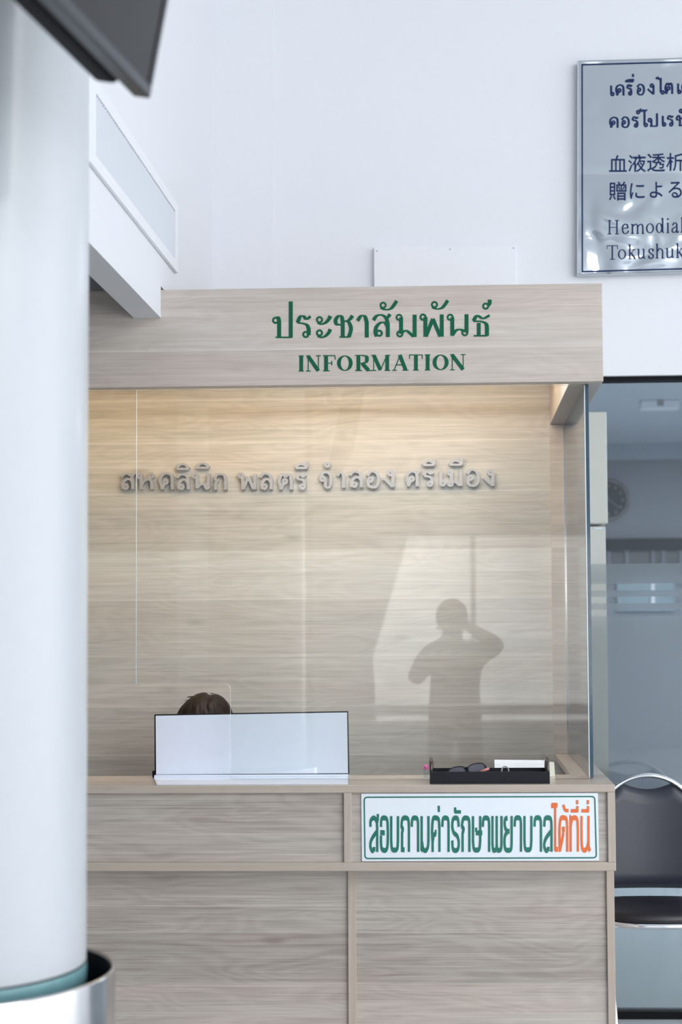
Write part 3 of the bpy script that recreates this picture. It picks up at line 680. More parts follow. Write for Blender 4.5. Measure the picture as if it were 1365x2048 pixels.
for line in ((('e', (300, 525, 372, 672)), ('kho', (388, 520, 506, 672)), ('ro', (550, 515, 630, 662)), ('ue', (525, 425, 650, 472)), ('mai_ek', (630, 352, 652, 398)), ('o', (700, 512, 808, 660)),
              ('ngo', (855, 505, 955, 655)), ('ai', (980, 405, 1110, 650)), ('to', (1115, 492, 1225, 648)), ('e', (1288, 495, 1360, 640)), ('to', (1365, 480, 1470, 638))),
             (('kho', (298, 998, 420, 1148)), ('o', (472, 994, 585, 1140)), ('ro', (628, 988, 722, 1136)), ('thanthakhat', (690, 868, 762, 945)), ('oo', (765, 882, 850, 1132)),
              ('po', (868, 935, 1010, 1130)), ('e', (1062, 972, 1136, 1122)), ('ro', (1146, 972, 1240, 1120)), ('choch', (1285, 968, 1400, 1118)), ('han', (1330, 872, 1410, 928)))):
    wr = Writer(PLOTX(Yc), 4.5, 2.8, 2.8)
    for g, b in line: wr.glyph(LOOPED, g, *Zb(b))
    wr.done('thai_lettering', M_NAVY, ps)['label'] = 'line of navy Thai writing'
wr = Writer(PLOTX(Yc), 3.1, 1.5, 2)
def Zc(x0, x1, y0, y1): return (1180+x0/7.378, 300+y0/7.378, 1180+x1/7.378, 300+y1/7.378)
for g, x0, x1, h in (('H', 258, 440, 205), ('e', 472, 580, 145), ('m', 605, 806, 145), ('o', 832, 952, 145), ('d', 978, 1104, 220), ('i', 1126, 1186, 220), ('a', 1208, 1322, 145), ('l', 1338, 1396, 220)):
    yb = 1242-(x0-258)*.0235; wr.glyph(SERIF, g, *Zc(x0, x1, yb-h, yb))
wr.done('english_lettering', M_NAVY, ps)['label'] = 'line of navy Latin writing'
wr = Writer(PLOTX(Yc), 3.1, 1.5, 2)
for g, x0, x1, h in (('T', 252, 418, 205), ('o', 418, 540, 145), ('k', 566, 692, 215), ('u', 698, 828, 145), ('s', 862, 952, 145), ('h', 972, 1108, 215), ('u', 1120, 1252, 145), ('k', 1272, 1398, 215)):
    yb = 1615-(x0-258)*.0235; wr.glyph(SERIF, g, *Zc(x0, x1, yb-h, yb))
wr.done('english_lettering', M_NAVY, ps)['label'] = 'line of navy Latin writing'
def cjk(ch, b):
    cu = bpy.data.curves.new('glyph', 'FONT'); cu.body = ch; cu.size = 1; cu.offset = .008
    to = bpy.data.objects.new('glyph', cu); COL.objects.link(to); bpy.context.view_layer.update()
    me = bpy.data.meshes.new_from_object(to.evaluated_get(bpy.context.evaluated_depsgraph_get()))
    vs = [v.co.copy() for v in me.vertices]; fs = [tuple(p.vertices) for p in me.polygons]
    bpy.data.objects.remove(to); bpy.data.curves.remove(cu); bpy.data.meshes.remove(me)
    if not vs: return [], []
    xa_, xb_ = min(v.x for v in vs), max(v.x for v in vs); ya_, yb_ = min(v.y for v in vs), max(v.y for v in vs)
    x0, y0, x1, y1 = b
    return [at(x0+(v.x-xa_)/(xb_-xa_)*(x1-x0), y1-(v.y-ya_)/(yb_-ya_)*(y1-y0), Yc-.0008) for v in vs], fs
for line in ((('血', (288, 75, 550, 322)), ('液', (568, 65, 835, 325)), ('透', (848, 48, 1118, 320)), ('析', (1132, 45, 1395, 310))),
             (('贈', (285, 465, 545, 745)), ('に', (595, 490, 815, 720)), ('よ', (888, 470, 1080, 705)), ('る', (1165, 465, 1362, 705)))):
    bm = bmesh.new()
    for ch, b in line:
        vs, fs = cjk(ch, Zc(b[0], b[2], b[1], b[3]))
        m_ = [bm.verts.new(v) for v in vs]
        for f in fs:
            try: bm.faces.new([m_[i] for i in f])
            except ValueError: pass
    link('japanese_lettering', bm, M_NAVY, ps)['label'] = 'line of navy Japanese writing'

# ------------------------------------------------------------------ blank white board screwed to the wall
bb = empty('blank_board', (at(890, 570, 5.87).x, 5.87, at(890, 590, 5.87).z), 'blank white board screwed to the wall above the header', 'board')
bm = bmesh.new(); p0, p1 = at(748.5, 494, 5.868), at(1033, 600, 5.868); box(bm, p0.x, p1.x, 5.868, Y_WALL-.0005, p1.z, p0.z, .001); link('panel', bm, M_WHITE2, bb)
for px, py in ((754.5, 502), (900.5, 498.5), (1028, 496)):
    p = at(px, py, 5.868); bm = bmesh.new()
    bmesh.ops.create_uvsphere(bm, u_segments=10, v_segments=6, radius=.0032)
    for v in bm.verts: v.co = Vector((v.co.x, v.co.y*.5, v.co.z))+p
    link('screw', bm, M_GREYP, bb)

# ------------------------------------------------------------------ ventilation grille on the bulkhead
gr = empty('ventilation_grille', (X_BULK, 4.45, 2.71), 'long white louvred ventilation grille on the bulkhead', 'grille')
Ya, Yd, za, zd = 3.82, 5.06, at(350, 547, 5.06).z, at(347, 400, 5.05).z
Yi0, Yi1 = 3.885, 5.018; zi0, zi1 = at(346, 520, 5.018).z, at(346, 423, 5.018).z
zd = zi1+.036
bm = bmesh.new()
for b in ((Ya, Yi0, za, zd), (Yi1, Yd, za, zd), (Yi0, Yi1, za, zi0), (Yi0, Yi1, zi1, zd)): box(bm, X_BULK+.0002, X_BULK+.012, *b, .002)
link('frame', bm, M_WHITE2, gr)
bm = bmesh.new()
n = 48
for i in range(n):
    y = Yi0+.008+(Yi1-Yi0-.016)*i/(n-1)
    box(bm, -.0045, .0045, -.0012, .0012, zi0, zi1, mx=Matrix.Translation((X_BULK+.0055, y, 0)) @ Matrix.Rotation(math.radians(35), 4, 'Z'))
link('louvres', bm, M_SLAT, gr)
bm = bmesh.new(); box(bm, X_BULK+.0002, X_BULK+.0008, Yi0, Yi1, zi0, zi1); link('back_plate', bm, pbr('duct_grey', (.30, .32, .35, 1), .7), gr)

# ------------------------------------------------------------------ white desk screen behind the glass
Yk = 4.955
ds = empty('desk_screen', (at(500, 1557, Yk).x, Yk, Z_TOP), 'wide white desk screen with a thin dark edge, standing behind the glass', 'screen')
def slab(name, pts, y0, th, mat):
    bm = bmesh.new(); prism(bm, [tuple(at(*p, y0)) for p in pts], (0, th, 0)); bmesh.ops.recalc_face_normals(bm, faces=bm.faces[:])
    return link(name, bm, mat, ds)
slab('panel', ((311.5, 1431.5), (694.5, 1425), (696.5, 1546.5), (312.5, 1549)), Yk, .004, M_SCREENW)
slab('back_frame', ((309, 1429.3), (696, 1422.8), (698.5, 1548), (309.5, 1550)), Yk+.0042, .02, M_BLACK)
bm = bmesh.new(); xl_, xr_ = at(310.5, 1550, Yk).x, at(697.5, 1550, Yk).x
box(bm, xl_, xr_, Yk-.02, Yk+.0242, Z_TOP+.0005, at(500, 1549, Yk).z, .002); link('foot_rail', bm, M_SCREENW, ds)
bm = bmesh.new(); prism(bm, [(at(314, 1571, 4.722).x, 4.722, Z_TOP+.0003), (at(697, 1571, 4.722).x, 4.722, Z_TOP+.0003), (xr_, Yk-.0205, Z_TOP+.0003), (xl_, Yk-.0205, Z_TOP+.0003)], (0, 0, .0019)); bmesh.ops.recalc_face_normals(bm, faces=bm.faces[:]); link('white_strip', bm, M_SCREENW, ds)  # thin white strip on the counter in front of the screen
bm = bmesh.new(); q = at(309, 1552, Yk); box(bm, q.x-.008, q.x+.001, Yk+.003, Yk+.02, Z_TOP+.0005, Z_TOP+.022, .002); link('foot', bm, M_BLACK, ds)

# ------------------------------------------------------------------ tray and what lies in it
x0, x1 = px2x(860, 1555, 4.73), px2x(1100.5, 1555, 4.73); zt = at(980, 1543.5, 4.73).z
tr = empty('serving_tray', ((x0+x1)/2, 4.79, Z_TOP), 'shallow black wooden tray with arched handles on the counter', 'tray')
bm = bmesh.new(); box(bm, x0, x1, 4.73, 4.865, Z_TOP+.0003, Z_TOP+.006); link('base', bm, M_TRAY, tr)
for ya, yb in ((4.73, 4.738), (4.857, 4.865)):
    bm = bmesh.new(); box(bm, x0, x1, ya, yb, Z_TOP+.006, zt, .001); link('side', bm, M_TRAY, tr)
for xa_ in (x0, x1-.009):
    bm = bmesh.new(); box(bm, xa_, xa_+.009, 4.738, 4.857, Z_TOP+.006, zt, .001); link('side', bm, M_TRAY, tr)
    bm = bmesh.new()
    tube(bm, smooth_pts([(xa_+.0045, 4.765, zt-.004), (xa_+.0045, 4.766, zt+.016), (xa_+.0045, 4.78, zt+.031), (xa_+.0045, 4.80, zt+.034), (xa_+.0045, 4.82, zt+.031), (xa_+.0045, 4.834, zt+.016), (xa_+.0045, 4.835, zt-.004)], 5), .0058)
    link('handle', bm, pbr('dark_brown_handle', (.05, .035, .03, 1), .2, spec=.7), tr)
def glasses(name, c, lens_r, tilt, label):
    g = empty(name, c, label, 'sunglasses')
    R = Matrix.Translation(c) @ Matrix.Rotation(math.radians(tilt[1]), 4, 'Y') @ Matrix.Rotation(math.radians(tilt[0]), 4, 'X') @ Matrix.Rotation(math.radians(tilt[2]), 4, 'Z')
    for s in (-1, 1):
        out = []
        for k in range(24):
            q = k*math.pi/12; e = .8
            out.append(Vector((s*lens_r*1.28+lens_r*1.12*math.copysign(abs(math.cos(q))**e, math.cos(q)), 0, lens_r*.62*math.copysign(abs(math.sin(q))**e, math.sin(q)))))
        bm = bmesh.new(); prism(bm, [R @ p for p in out], R.to_3x3() @ Vector((0, .0015, 0))); bmesh.ops.recalc_face_normals(bm, faces=bm.faces[:]); link('lens', bm, M_LENS, g)
        bm = bmesh.new(); tube(bm, [R @ p for p in out]+[R @ out[0]], .0017, 8, False); link('rim', bm, M_FRAME, g)
        bm = bmesh.new(); xx = s*lens_r*2.36
        tube(bm, smooth_pts([R @ Vector((xx, .001, lens_r*.25)), R @ Vector((xx*1.02, .02, lens_r*.25)), R @ Vector((xx*.9, .045, lens_r*.05)), R @ Vector((xx*.85, .06, -lens_r*.6))], 5), .0018, 8)
        link('temple', bm, M_FRAME, g)
    bm = bmesh.new(); tube(bm, smooth_pts([R @ Vector((-lens_r*.3, 0, .004)), R @ Vector((0, -.002, .007)), R @ Vector((lens_r*.3, 0, .004))], 5), .0022, 8); link('bridge', bm, M_FRAME, g)
pg = at(934, 1539.5, 4.775)
glasses('sunglasses', pg, .0245, (-24, -7, -8), 'dark sunglasses lying in the black tray')
bm = bmesh.new(); a_, b_ = at(961, 1543.5, 4.752), at(979, 1537, 4.756); tube(bm, [a_, b_], .0042)
tag(link('pink_stick', bm, M_PINK2), 'short pink stick in the tray, in front of the sunglasses', 'stick')
bm = bmesh.new(); cpt = at(1011, 1541.5, 4.78)
tube(bm, [cpt+Vector((.011*math.cos(k*math.pi/10), .004*math.sin(k*math.pi/10), .013*math.sin(k*math.pi/10))) for k in range(21)], .0022, 8, False)
tag(link('metal_ring', bm, M_GREYP), 'small grey ring standing in the tray, right of the sunglasses', 'ring')
# bottle with a pink cap
pb = at(853, 1552, 4.93); bo = empty('small_bottle', (pb.x, 4.93, Z_TOP), 'small clear bottle with a bright pink cap beside the tray', 'bottle')
bm = bmesh.new(); lathe(bm, [(.0002, Z_TOP+.0005), (.0085, Z_TOP+.001), (.0088, Z_TOP+.020), (.0062, Z_TOP+.025), (.0058, Z_TOP+.028)], pb.x, 4.93, 20); link('body', bm, M_BOTTLE, bo)
bm = bmesh.new(); lathe(bm, [(.0065, Z_TOP+.0262), (.0078, Z_TOP+.0265), (.0076, Z_TOP+.040), (.006, Z_TOP+.0415), (.0002, Z_TOP+.0418)], pb.x, 4.93, 20); link('cap', bm, M_PINK, bo)
# papers leaning behind the tray
def sheet(name, pxs, mat, label, y0, y1, th):
    bm = bmesh.new(); xa_, xb_ = px2x(pxs[0], 1540, y0), px2x(pxs[1], 1540, y0)
    z1 = at(1050, pxs[2], y1).z
    prism(bm, [(xa_, y0, Z_TOP+.0006), (xb_, y0, Z_TOP+.0006), (xb_, y1, z1+pxs[3]), (xa_, y1, z1)], (0, th, 0)); bmesh.ops.recalc_face_normals(bm, faces=bm.faces[:])
    return tag(link(name, bm, mat), label, 'paper')
sheet('paper_stack', (990.5, 1094, 1519.5, -.002), M_PAPER, 'white papers leaning behind the tray', 4.94, 4.985, .006)
sheet('paper_sheet', (1060, 1111, 1522, -.004), M_PAPER2, 'cream paper sticking out at the right of the white papers', 4.948, 4.993, .003)

# ------------------------------------------------------------------ receptionist behind the white screen
def bake(o, assign):
    dg = bpy.context.evaluated_depsgraph_get(); dg.update()
    me = bpy.data.meshes.new_from_object(o.evaluated_get(dg))
    o.modifiers.clear(); o.data = me
    me.materials.clear()
    for m in assign[0]: me.materials.append(m)
    for p in me.polygons:
        p.material_index = assign[1](p.center); p.use_smooth = True
    return o
RX, RY = at(412, 1385, 5.42).x, 5.42
ztop = at(412, 1385, 5.42).z
pr = empty('person', (RX, RY, .745), 'woman with dark brown hair sitting behind the white screen', 'person')
hz = ztop-.118
v = [(RX, 5.52, .56), (RX, 5.52, .72), (RX, 5.51, .88), (RX, 5.48, 1.00), (RX, 5.45, hz-.08), (RX, 5.425, hz-.045), (RX, 5.42, hz), (RX, 5.422, hz+.045),
     (RX-.16, 5.48, .985), (RX-.20, 5.40, .84), (RX-.15, 5.22, .775), (RX-.12, 5.15, .768),
     (RX+.16, 5.48, .985), (RX+.20, 5.40, .84), (RX+.15, 5.22, .775), (RX+.12, 5.15, .768),
     (RX-.09, 5.50, .53), (RX-.10, 5.16, .54), (RX-.10, 5.15, .10), (RX-.10, 5.06+.02, .04),
     (RX+.09, 5.50, .53), (RX+.10, 5.16, .54), (RX+.10, 5.15, .10), (RX+.10, 5.06+.02, .04)]
e = [(0, 1), (1, 2), (2, 3), (3, 4), (4, 5), (5, 6), (6, 7), (3, 8), (8, 9), (9, 10), (10, 11), (3, 12), (12, 13), (13, 14), (14, 15), (0, 16), (16, 17), (17, 18), (18, 19), (0, 20), (20, 21), (21, 22), (22, 23)]
r = [.13, .125, .13, .10, .05, .06, .094, .090, .055, .045, .035, .025, .055, .045, .035, .025, .09, .065, .042, .035, .09, .065, .042, .035]
bd = skin_body('body', v, e, r, M_SKIN, pr)
bake(bd, ([M_SKIN, M_CLOTH, M_PANTS], lambda c_: 0 if (c_.z > 1.035 or (c_.y < 5.2 and .72 < c_.z < .81)) else (1 if c_.z > .62 else 2)))
for s in (-1, 1):
    bm = bmesh.new()
    for k in range(4):
        fx = RX+s*.12+(k-1.5)*.017
        tube(bm, smooth_pts([(fx, 5.155, .768), (fx, 5.11-.006*(1-abs(k-1.5)), .772), (fx, 5.075-.008*(1-abs(k-1.5)), .758)], 4), [.0095]*5+[.0085]*3+[.007], 8)
    tube(bm, smooth_pts([(RX+s*.09, 5.165, .768), (RX+s*.065, 5.135, .766), (RX+s*.055, 5.11, .760)], 4), .0095, 8)
    link('fingers', bm, M_SKIN, pr)
# face: nose, ears, eyes, mouth on the head
def blob(bm, c_, rad, mat=0):
    b = bmesh.new(); bmesh.ops.create_uvsphere(b, u_segments=14, v_segments=10, radius=1)
    for q in b.verts: q.co = Vector((q.co.x*rad[0], q.co.y*rad[1], q.co.z*rad[2]))+Vector(c_)
    for f in b.faces: f.smooth = True
    merge(bm, b, mat)
def face_part(name, c_, rad, mat):
    bm = bmesh.new(); blob(bm, c_, rad); link(name, bm, mat, pr)
fy = 5.42-.083
face_part('nose', (RX, fy-.004, hz-.012), (.013, .016, .022), M_SKIN)
face_part('mouth', (RX, fy+.008, hz-.045), (.024, .008, .007), pbr('lips', (.45, .16, .15, 1), .4))
M_EYE = pbr('eyes', (.03, .02, .02, 1), .2)
for s in (-1, 1):
    face_part('ear', (RX+s*.082, 5.425, hz-.005), (.012, .02, .03), M_SKIN); face_part('eye', (RX+s*.032, fy+.008, hz+.012), (.014, .009, .008), M_EYE)
# hair: a parted shell of ridged strands
bm = bmesh.new()
nu, nv = 144, 30; g = []
HA, HB, HC = .108, .118, .132
cz = ztop-HC+.002
for j in range(nv+1):
    row = []
    for i in range(nu):
        th = 2*math.pi*i/nu; ph = j/nv*math.radians(128)
        ridge = 1+.020*math.sin(19*th+4*math.sin(4*ph))*math.sin(ph)+.016*math.sin(37*th+2+3*math.sin(3*ph))*math.sin(ph)+.02*math.sin(3*th+1)*math.sin(ph)
        x = HA*math.sin(ph)*math.cos(th)*ridge; y = HB*math.sin(ph)*math.sin(th)*ridge; z = HC*math.cos(ph)
        z -= .010*math.exp(-((x-.012)/.014)**2)*(1 if z > .05 else 0)      # parting
        x_ = x+.004*math.sin(4*ph)
        row.append(bm.verts.new((RX+x_, RY+y, cz+z)))
    g.append(row)
for j in range(nv):
    for i in range(nu):
        k = (i+1) % nu
        cc = (g[j][i].co+g[j+1][k].co)/2
        if cc.y < RY-.06 and cc.z < cz+.059-abs(cc.x-RX-.005)*.7 and abs(cc.x-RX) < .075: continue
        try: bm.faces.new((g[j][i], g[j+1][i], g[j+1][k], g[j][k]))
        except ValueError: pass
bmesh.ops.remove_doubles(bm, verts=bm.verts[:], dist=1e-5)
for k in range(22):                                               # flyaway strands along the crown
    t = random.uniform(-1, 1); a = Vector((RX+t*.07, RY-.01, cz+HC*math.sqrt(max(0, 1-(t*.07/HA)**2))-.003))
    d = Vector((t*.008+random.uniform(-.007, .007), random.uniform(-.01, .01), random.uniform(.000, .002)))
    tube(bm, [a, a+d*.6, a+d+Vector((d.x*.6, 0, -.002))], [.0012, .0009, .0004], 5)
link('hair', bm, M_HAIR, pr, True)
st = empty('stool', (RX, 5.52, 0), 'low stool under the seated woman', 'stool')
bm = bmesh.new(); lathe(bm, [(.0005, .385), (.17, .385), (.18, .395), (.175, .415), (.0005, .418)], RX, 5.53, 28); link('seat', bm, M_LEATHER2, st)
for k in range(4):
    q = math.pi/4+k*math.pi/2; bm = bmesh.new(); tube(bm, [(RX+.13*math.cos(q), 5.53+.13*math.sin(q), .384), (RX+.17*math.cos(q), 5.53+.17*math.sin(q), .001)], .012); link('leg', bm, M_GREYP, st)

# ------------------------------------------------------------------ chair right of the counter
CX = at(1297, 1600, 5.66).x; YB = 5.66
ch = empty('banquet_chair', (CX, 5.45, 0), 'dark vinyl chair with a chrome tube frame and round-topped back beside the counter', 'chair')
zap = at(1297, 1551, YB).z; RA = .190; zc_ = zap-RA
def arch(r, z0, n=26, yo=0):
    pts = [(CX-r, YB+yo, z0)]
    for k in range(n+1):
        q = math.pi-k*math.pi/n; pts.append((CX+r*math.cos(q), YB+yo, zc_+r*math.sin(q)))
    pts.append((CX+r, YB+yo, z0)); return pts
bm = bmesh.new()
pts = arch(RA, .45)
pts = [(CX-RA-.01, 5.80, .012), (CX-RA-.004, 5.74, .25)]+pts+[(CX+RA+.004, 5.74, .25), (CX+RA+.01, 5.80, .012)]
tube(bm, pts, .0085, 12); link('back_frame', bm, M_CHROME, ch)
# upholstered back: a padded sheet inside the arch, dipped at the top for the hand hole
bm = bmesh.new(); zb_ = at(1297, 1779, 5.64).z; zdip = at(1297, 1579, YB).z
nx, nz = 30, 26; F1 = []; F2 = []
for i in range(nx+1):
    u = -1+2*i/nx; c1 = []; c2 = []
    x = u*(RA-.004)
    ztop_ = zc_+math.sqrt(max(0, (RA-.004)**2-x*x))
    dip = zdip+(x/.092)**2*(zc_+math.sqrt((RA-.004)**2-.092**2)-zdip)
    zt_ = min(ztop_, dip) if abs(x) < .092 else ztop_
    zb2 = zb_+.02*max(0, abs(u)-.86)/.14
    for j in range(nz+1):
        w = j/nz; z = zb2+(zt_-zb2)*w
        edge = min(1, min(w, 1-w)*9, (1-abs(u))*8); puff = .020*math.sqrt(max(edge, 0))
        curve = .022*(1-u*u)
        c1.append(bm.verts.new((CX+x, YB-.004+curve-puff, z))); c2.append(bm.verts.new((CX+x, YB+.004+curve+puff*.5, z)))
    F1.append(c1); F2.append(c2)
for i in range(nx):
    for j in range(nz):
        f = bm.faces.new((F1[i][j], F1[i+1][j], F1[i+1][j+1], F1[i][j+1])); f.smooth = True
        f = bm.faces.new((F2[i][j], F2[i][j+1], F2[i+1][j+1], F2[i+1][j])); f.smooth = True
for i in range(nx):
    bm.faces.new((F1[i][0], F2[i][0], F2[i+1][0], F1[i+1][0])); bm.faces.new((F1[i][nz], F1[i+1][nz], F2[i+1][nz], F2[i][nz]))
for j in range(nz):
    bm.faces.new((F1[0][j], F1[0][j+1], F2[0][j+1], F2[0][j])); bm.faces.new((F1[nx][j], F2[nx][j], F2[nx][j+1], F1[nx][j+1]))
link('backrest', bm, M_LEATHER, ch)
# seat: round-fronted pad over a chrome rim
def seat_outline(s=1.0, n=40):
    out = []
    for k in range(n):
        q = 2*math.pi*k/n; cx_, sy_ = math.cos(q), math.sin(q)
        ex = .62
        out.append((CX+.198*s*math.copysign(abs(cx_)**ex, cx_), 5.455+.185*s*math.copysign(abs(sy_)**(.72 if sy_ < 0 else .5), sy_)))
    return out
zr = at(1310, 1853, 5.272).z
bm = bmesh.new(); levels = ((1.0, zr+.010), (1.012, zr+.020), (1.0, zr+.033), (.95, zr+.042), (.8, zr+.045), (.4, zr+.040), (.02, zr+.038))
rings = [[bm.verts.new((x, y, z)) for x, y in seat_outline(s)] for s, z in levels]
for a, b in zip(rings, rings[1:]):
    for k in range(40):
        f = bm.faces.new((a[k], a[(k+1) % 40], b[(k+1) % 40], b[k])); f.smooth = True
bm.faces.new(rings[0][::-1]); bm.faces.new(rings[-1]); link('seat', bm, M_LEATHER2, ch)
bm = bmesh.new(); o_ = seat_outline(1.0); tube(bm, [(x, y, zr) for x, y in o_]+[(o_[0][0], o_[0][1], zr)], .0105, 10, False); link('seat_rim', bm, M_CHROME, ch)
for s in (-1, 1):
    bm = bmesh.new(); tube(bm, smooth_pts([(CX+s*.178, 5.50, zr-.005), (CX+s*.186, 5.36, zr-.03), (CX+s*.180, 5.27, .26), (CX+s*.170, 5.17, .012)], 6), .0105, 12); link('leg', bm, M_CHROME, ch)

# ------------------------------------------------------------------ office things behind the partition
for nm, y_t, y_b, pxr, dx, lab in (('storage_cabinet', 822, 1048.5, 1215.5, 0, 'upper of two stacked beige cabinets behind the partition'), ('storage_cabinet', 1051.5, None, 1214, 0, 'lower of two stacked beige cabinets behind the partition')):
    yf = 6.03 if y_b else 6.032
    xr = px2x(pxr, 1000 if y_b else 1250, yf); z1 = at(1200, y_t, yf).z; z0 = at(1200, y_b, yf).z if y_b else .02
    e_ = empty(nm, (xr-.15, 6.3, z0), lab, 'cabinet', 'stacked beige cabinets')
    bm = bmesh.new(); box(bm, X_OP-.18, xr, yf+.02, 6.6, z0, z1, .01); link('body', bm, M_BEIGE, e_)
    bm = bmesh.new(); box(bm, X_OP-.18, xr+.002, yf, yf+.0195, z0+.002, z1-.002, .006); link('door', bm, M_BEIGE, e_)
    if not y_b:
        bm = bmesh.new(); p = at(1199, 1057, yf); box(bm, p.x-.018, p.x+.012, yf-.003, yf-.0002, p.z-.004, p.z+.004, .001); link('label_plate', bm, M_WHITE2, e_)
        bm = bmesh.new(); box(bm, X_OP-.16, xr-.02, yf+.05, 6.55, 0, .02); link('plinth', bm, M_GAP, e_)
cc = at(1218, 1000, 12.97); ck = empty('wall_clock', cc, 'round dark wall clock half hidden by the beige cabinets', 'clock')
def disc_y(bm, c_, r0, r1, y0, y1, n=48):
    for ra, rb, ya, yb in ((r0, r1, y0, y0), (r1, r1, y0, y1)):
        A = [bm.verts.new((c_.x+ra*math.cos(2*math.pi*k/n), ya, c_.z+ra*math.sin(2*math.pi*k/n))) for k in range(n)]
        Bv = [bm.verts.new((c_.x+rb*math.cos(2*math.pi*k/n), yb, c_.z+rb*math.sin(2*math.pi*k/n))) for k in range(n)]
        for k in range(n): bm.faces.new((A[k], A[(k+1) % n], Bv[(k+1) % n], Bv[k]))
bm = bmesh.new(); disc_y(bm, cc, .150, .182, 12.95, 12.998); link('case', bm, pbr('clock_case', (.018, .022, .028, 1), .35), ck)
bm = bmesh.new(); disc_y(bm, cc, .0005, .152, 12.972, 12.998); link('dial', bm, M_DIAL, ck)
for k in range(12):
    q = k*math.pi/6; c_ = Vector((cc.x+.122*math.cos(q), 12.969, cc.z+.122*math.sin(q)))
    bm = bmesh.new(); box(bm, c_.x-.007, c_.x+.007, 12.967, 12.971, c_.z-.012, c_.z+.012); link('numeral', bm, M_PALE, ck)
for L_, q in ((.115, -.62), (.075, 1.9)):
    bm = bmesh.new(); tube(bm, [(cc.x, 12.966, cc.z), (cc.x+L_*math.cos(q), 12.966, cc.z+L_*math.sin(q))], .005, 6); link('hand', bm, M_PALE, ck)
pl = at(1320, 816, 10.5)
el = empty('ceiling_fitting', (pl.x, 10.5, 3.10), 'small white box fitting on the office ceiling', 'ceiling fitting')
bm = bmesh.new(); box(bm, pl.x-.135, pl.x+.135, 10.45, 10.55, 3.035, 3.0995, .01); link('housing', bm, pbr('fitting_white', (.80, .80, .84, 1), .4), el)
bm = bmesh.new(); box(bm, pl.x-.022, pl.x+.022, 10.435, 10.452, 3.055, 3.0995, .003); link('clip', bm, M_GREYP, el)
# glazed screen on the far wall: dark lintel, small panes, pale panes below
w2 = empty('window_2', (2.2, 12.95, 0), 'glazed screen with a dark lintel on the far office wall', 'window'); w2['kind'] = 'structure'; del w2['category']
zz = lambda py: at(1290, py, 12.95).z; xx = lambda px: at(px, 1110, 12.95).x
bm = bmesh.new(); box(bm, 1.0, 4.5, 12.90, 12.999, zz(1101), zz(1077)); link('lintel', bm, M_DARKGREY, w2)
bm = bmesh.new(); box(bm, 1.0, 4.5, 12.96, 12.999, zz(1150), zz(1101)); link('transom', bm, pbr('dark_pane', (.022, .032, .042, 1), .4), w2)
for pxm in (1218, 1254, 1306, 1327, 1362, 1400):
    bm = bmesh.new(); box(bm, xx(pxm)-.016, xx(pxm)+.016, 12.93, 12.959, zz(1165), zz(1101)); link('mullion', bm, pbr('mullion_grey', (.10, .12, .15, 1), .5), w2)
bm = bmesh.new(); box(bm, xx(1234), xx(1349), 12.96, 12.999, zz(1222), zz(1160)); link('pale_pane', bm, M_BLUEP, w2)
bm = bmesh.new(); box(bm, xx(1302), xx(1309), 12.94, 12.959, zz(1210), zz(1166)); link('pale_bar', bm, M_WHITE2, w2)

# ------------------------------------------------------------------ column with its steel tub, left foreground
YC = 2.80; RC = 242/3000*YC; XC = at(168, 1300, YC).x-RC
co = empty('round_column', (XC, YC, 0), 'white round column in the left foreground, its foot in a steel tub', 'column')
zr_ = at(-70, 1943, YC).z
bm = bmesh.new(); lathe(bm, [(RC, .888*zr_/.88+.006), (RC, 4.998)], XC, YC, 96); link('shaft', bm, M_COLUMN, co)
bm = bmesh.new(); lathe(bm, [(RC-.006, .002), (RC-.004, zr_-.03), (RC+.0005, zr_-.025), (RC+.0015, zr_+.004), (RC, zr_+.010)], XC, YC, 96); link('lower_rim', bm, M_TEAL, co)
RT = 300/3000*YC
bm = bmesh.new(); lathe(bm, [(RT-.008, .35), (RT-.008, zr_-.004)], XC, YC, 96); link('tub_lining', bm, M_INNER, co)
bm = bmesh.new(); lathe(bm, [(RT-.0079, zr_-.004), (RT-.005, zr_), (RT-.001, zr_-.001), (RT, zr_-.006), (RT, .0)], XC, YC, 96); link('steel_tub', bm, M_STEEL, co)['label'] = 'stainless steel tub'

# ------------------------------------------------------------------ television hanging in the left foreground
A = at(301, 198, 2.42)
tv = empty('television', A, 'dark flat television tilted downward, top left corner', 'television')
yaw = math.radians(7.6); tl = math.radians(11.0)
u = Vector((-math.sin(yaw), -math.cos(yaw), 0)); n0 = Vector((math.cos(yaw), -math.sin(yaw), 0))
upv = (math.sin(tl)*n0+math.cos(tl)*Vector((0, 0, 1))).normalized(); nn = (math.cos(tl)*n0-math.sin(tl)*Vector((0, 0, 1))).normalized()
TM = Matrix((( -u.x, nn.x, upv.x, A.x), (-u.y, nn.y, upv.y, A.y), (-u.z, nn.z, upv.z, A.z), (0, 0, 0, 1)))   # local: x away from viewer along the lower edge, y out of the screen, z up
TW, TH = 1.2, .68
bm = bmesh.new()
for b in ((-TW, 0, -.030, 0, 0, .020), (-TW, 0, -.030, 0, TH-.012, TH), (-.011, 0, -.030, 0, .020, TH-.012), (-TW, -TW+.011, -.030, 0, .020, TH-.012)):
    box(bm, *b, .003, mx=TM)
link('bezel', bm, M_TVB, tv)
bm = bmesh.new(); box(bm, -TW+.011, -.011, -.010, -.004, .020, TH-.012, mx=TM); link('screen', bm, M_TVS, tv)
bm = bmesh.new(); box(bm, -TW+.06, -.06, -.075, -.0305, -.004, TH-.05, .012, mx=TM); link('housing', bm, M_BLACK, tv)
bm = bmesh.new(); c0 = TM @ Vector((-.55, -.075, .3)); tube(bm, [c0, c0+Vector((-.06, 0, .02)), Vector((X_BULK+.12, c0.y+.1, c0.z+.3)), Vector((X_BULK+.12, c0.y+.1, 4.99))], .02); link('bracket', bm, M_BLACK, tv)
